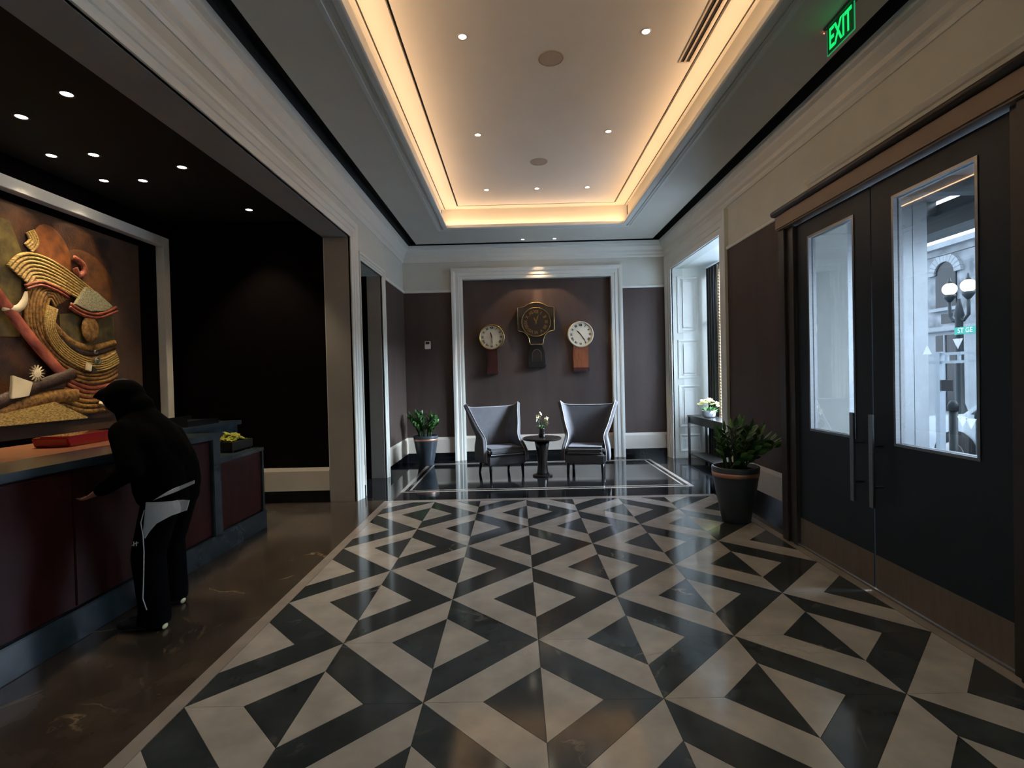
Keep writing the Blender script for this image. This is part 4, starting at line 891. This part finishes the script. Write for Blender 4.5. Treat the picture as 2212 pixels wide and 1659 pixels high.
# ================================================================== PERSON
def remesh_build(name, mb, m, parent, vox, smooth_it=4, dec=None):
    o = mb.build(name, m, parent, smooth=True)
    r = o.modifiers.new('r', 'REMESH'); r.mode = 'VOXEL'; r.voxel_size = vox; r.use_smooth_shade = True
    s_ = o.modifiers.new('s', 'SMOOTH'); s_.iterations = smooth_it; s_.factor = .5
    if dec: d = o.modifiers.new('d', 'DECIMATE'); d.ratio = dec
    dg = bpy.context.evaluated_depsgraph_get(); me = bpy.data.meshes.new_from_object(o.evaluated_get(dg)); o.modifiers.clear(); o.data = me
    for p in me.polygons: p.use_smooth = True
    return o
def cap_(mb, pts, rads, n=14):
    for (a, b), (ra, rb) in zip(zip(pts, pts[1:]), zip(rads, rads[1:])):
        mb.tube([a, b], [ra, rb], n)
    for p, r_ in zip(pts, rads): mb.ico(p, r_, 2)
M_SKIN = mat('skin', '#a8705c', .55, var=.06); M_JKT = mat('black_jacket', '#060607', .95, var=.2, scale=9, bump=.3, bscale=25, spec=.05); M_TRS = mat('navy_trousers', '#07080c', .95, var=.15, scale=9, bump=.3, bscale=18, spec=.05)
M_SHOE = mat('dark_shoe', '#14161b', .5); M_WCL = mat('white_cloth', '#c4c8c8', .8, var=.05, bump=.3, bscale=30); M_PIPW = mat('white_side_piping', '#c9ccd0', .6); M_HAIR = mat('dark_hair', '#0d0a09', .6)
pe = thing('person', 'person in a black hooded jacket and dark trousers bending forward at the reception desk', 'person', (-2.45, .42, 0))
Q = lambda x, y, z: (x + 2.45, y - .42, z)
bd_ = MB()
SN, SF = (-2.60, .25, 1.25), (-2.61, .57, 1.23)
EN, WN, HN = (-2.475, .135, 1.03), (-2.655, .125, .915), (-2.72, .13, .875)
EF, WF, HF = (-2.56, .62, .98), (-2.64, .60, .80), (-2.67, .59, .74)
KN, AN = (-2.49, .28, .46), (-2.43, .24, .09)
KF, AF2 = (-2.55, .57, .47), (-2.56, .62, .09)
for dy in (-.07, .07): cap_(bd_, [Q(-2.43, .42 + dy, .86), Q(-2.48, .42 + dy, 1.02), Q(-2.57, .42 + dy * 1.2, 1.20), Q(-2.61, .42 + dy * .9, 1.28)], [.105, .10, .10, .075])
cap_(bd_, [Q(-2.62, .42, 1.30), Q(-2.70, .42, 1.42)], [.055, .052])
bd_.ico(Q(-2.735, .42, 1.475), .1, 3, (.98, .76, 1.05)); bd_.ico(Q(-2.78, .42, 1.415), .062, 2, (1., .85, .9))          # skull, jaw
bd_.ico(Q(-2.842, .42, 1.445), .02, 2, (1.2, .7, 1.3)); bd_.ico(Q(-2.82, .42, 1.49), .03, 2, (.6, 1.6, .45)); bd_.ico(Q(-2.832, .42, 1.405), .017, 2, (.8, 1.7, .7))  # nose, brow, mouth
for s_ in (-1, 1): bd_.ico(Q(-2.725, .42 + s_ * .078, 1.46), .026, 2, (.9, .4, 1.3))
for S_, E_, W_, in ((SN, EN, WN), (SF, EF, WF)): cap_(bd_, [Q(*S_), Q(*E_), Q(*W_)], [.052, .040, .026])
def hand_fingers(W_, H_, thumb_dir):
    W_, H_ = Vector(W_), Vector(H_); d = (H_ - W_).normalized(); side = Vector((0, 1, 0)); side = (side - d * side.dot(d)).normalized(); nrm = d.cross(side)
    for o_ in (-.024, -.008, .008, .024): cap_(bd_, [Q(*(W_ + side * o_ * .6)), Q(*(W_ + d * .075 + side * o_))], [.017, .013])
    for k, (o_, L_) in enumerate(zip((-.030, -.010, .010, .029), (.062, .075, .080, .070))):
        b0 = W_ + d * .082 + side * o_; b1 = b0 + d * L_ * .5 - nrm * .008; b2 = b1 + d * L_ * .38 - nrm * .022
        cap_(bd_, [Q(*b0), Q(*b1), Q(*b2)], [.0095, .009, .0075], 8)
    t0 = W_ + d * .03 + side * .028 * thumb_dir; t1 = t0 + d * .035 + side * .03 * thumb_dir - nrm * .006; t2 = t1 + d * .03 + side * .006 * thumb_dir - nrm * .012
    cap_(bd_, [Q(*t0), Q(*t1), Q(*t2)], [.014, .0105, .009], 8)
hand_fingers(WN, HN, 1); hand_fingers(WF, HF, -1)
for hy, K_, A_ in ((.33, KN, AN), (.51, KF, AF2)):
    cap_(bd_, [Q(-2.43, hy, .84), Q(*K_), Q(*A_)], [.085, .055, .038]); cap_(bd_, [Q(A_[0], A_[1], .06), Q(A_[0] - .14, A_[1] - .02, .045)], [.035, .028])
body = remesh_build('body', bd_, M_SKIN, pe, .0065, 3)
for s_ in (-1, 1): MB().ico(Q(-2.822, .42 + s_ * .032, 1.468), .011, 2).build('eye', M_BLK, pe, smooth=True)
hr = MB(); hr.ico(Q(-2.722, .42, 1.495), .104, 3, (.98, .80, 1.0)); hr.build('hair', M_HAIR, pe, smooth=True)
jk = MB()
for dy in (-.085, .085): cap_(jk, [Q(-2.44, .42 + dy, .87), Q(-2.455, .42 + dy, 1.0), Q(-2.54, .42 + dy * 1.15, 1.17), Q(-2.60, .42 + dy, 1.265)], [.15, .15, .145, .105])
cap_(jk, [Q(-2.60, .42, 1.27), Q(-2.68, .42, 1.35)], [.11, .085]); cap_(jk, [Q(-2.645, .42, 1.37), Q(-2.57, .42, 1.24), Q(-2.47, .42, 1.08)], [.105, .15, .165])
for S_, E_, W_ in ((SN, EN, WN), (SF, EF, WF)): cap_(jk, [Q(*S_), Q(*E_), Q(*W_)], [.085, .068, .046])
jk.ico(Q(-2.715, .42, 1.475), .125, 3, (1.0, .92, .98)); jk.ico(Q(-2.80, .42, 1.49), .085, 3, (1.15, .95, .62)); jk.ico(Q(-2.885, .42, 1.48), .035, 2, (1., 1.6, .35)); jk.ico(Q(-2.62, .42, 1.41), .10, 2, (.9, 1., .9))
jko = remesh_build('hooded_jacket', jk, M_JKT, pe, .012, 12)
tr_ = MB()
for dy in (-.06, .06): tr_.ico(Q(-2.42, .42 + dy, .82), .135, 3, (1, 1, .95))
for hy, K_, A_ in ((.33, KN, AN), (.51, KF, AF2)): cap_(tr_, [Q(-2.42, hy, .82), Q(*K_), Q(A_[0], A_[1], .12)], [.115, .098, .088]); tr_.tube([Q(A_[0], A_[1], .14), Q(A_[0] - .01, A_[1], .035)], [.09, .095], 16)
tro = remesh_build('trousers', tr_, M_TRS, pe, .012, 5)
for A_ in (AN, AF2):
    sh = MB(); cap_(sh, [Q(A_[0] + .035, A_[1], .045), Q(A_[0] - .07, A_[1] - .012, .05), Q(A_[0] - .19, A_[1] - .025, .036)], [.042, .046, .034]); so = remesh_build('shoe', sh, M_SHOE, pe, .01, 3)
    for v_ in so.data.vertices: v_.co.z = max(v_.co.z, .002)
    MB().ico(Q(A_[0] + .075, A_[1] - .02, .022), .022, 2, (.45, 1.2, .8)).build('heel_patch', mat('pale_patch', '#d5d8b0', .4), so, smooth=True)  # pale oval at the back of the heel
sc = .945
def onside(x, z, y0): return (-.094 + (x + .094) * sc, y0, 1.55 + (z - 1.55) * sc)
def patch(name, P, m, y0, th=.008, bulge=.10, sub=6):
    """cloth patch lying over the near hip, bent around the body"""
    bm = bmesh.new(); vs = [bm.verts.new((x, 0, z)) for x, z in P]; bm.faces.new(vs); bmesh.ops.triangulate(bm, faces=bm.faces); bmesh.ops.subdivide_edges(bm, edges=bm.edges, cuts=4, use_grid_fill=True)
    for v_ in bm.verts:
        x, _, z = onside(v_.co.x, v_.co.z, 0); cx = -2.40; dx = (x - cx) / .14; v_.co = Q(x, y0 + bulge * (1 - math.sqrt(max(.05, 1 - min(.95, dx * dx)))), z)
    me = bpy.data.meshes.new(name); bm.to_mesh(me); bm.free(); me.materials.append(m); o = bpy.data.objects.new(name, me); COL.objects.link(o); o.parent = pe
    md = o.modifiers.new('s', 'SOLIDIFY'); md.thickness = th; md.offset = 0
    return o
patch('white_shirt_tail', [(-2.56, .775), (-2.44, .772), (-2.324, .764), (-2.345, .696), (-2.42, .675), (-2.50, .63), (-2.55, .575), (-2.578, .535), (-2.588, .58)], M_WCL, .185)
patch('white_hem', [(-2.503, .790), (-2.40, .828), (-2.277, .880), (-2.275, .903), (-2.40, .856)], M_WCL, .168)
st = [onside(x, z, y) for x, z, y in ((-2.585, .72, .20), (-2.60, .64, .185), (-2.585, .56, .18), (-2.575, .45, .172), (-2.572, .30, .158), (-2.575, .15, .148), (-2.545, .08, .14))]
MB().tube([Q(*p) for p in st], .0035, 6).build('side_piping', M_PIPW, tro, smooth=True)
lg = MB(); x0, y0, z0 = onside(-2.655, .485, .19)
for a, b in (((0, 0), (.0, .028)), ((.016, 0), (.016, .028)), ((0, .012), (.016, .016)), ((-.012, .002), (0, .012)), ((.016, .014), (.028, .022))): lg.tube([Q(x0 + a[0], y0, z0 + a[1]), Q(x0 + b[0], y0, z0 + b[1])], .0028, 5)
lg.build('small_white_logo', M_PIPW, tro)
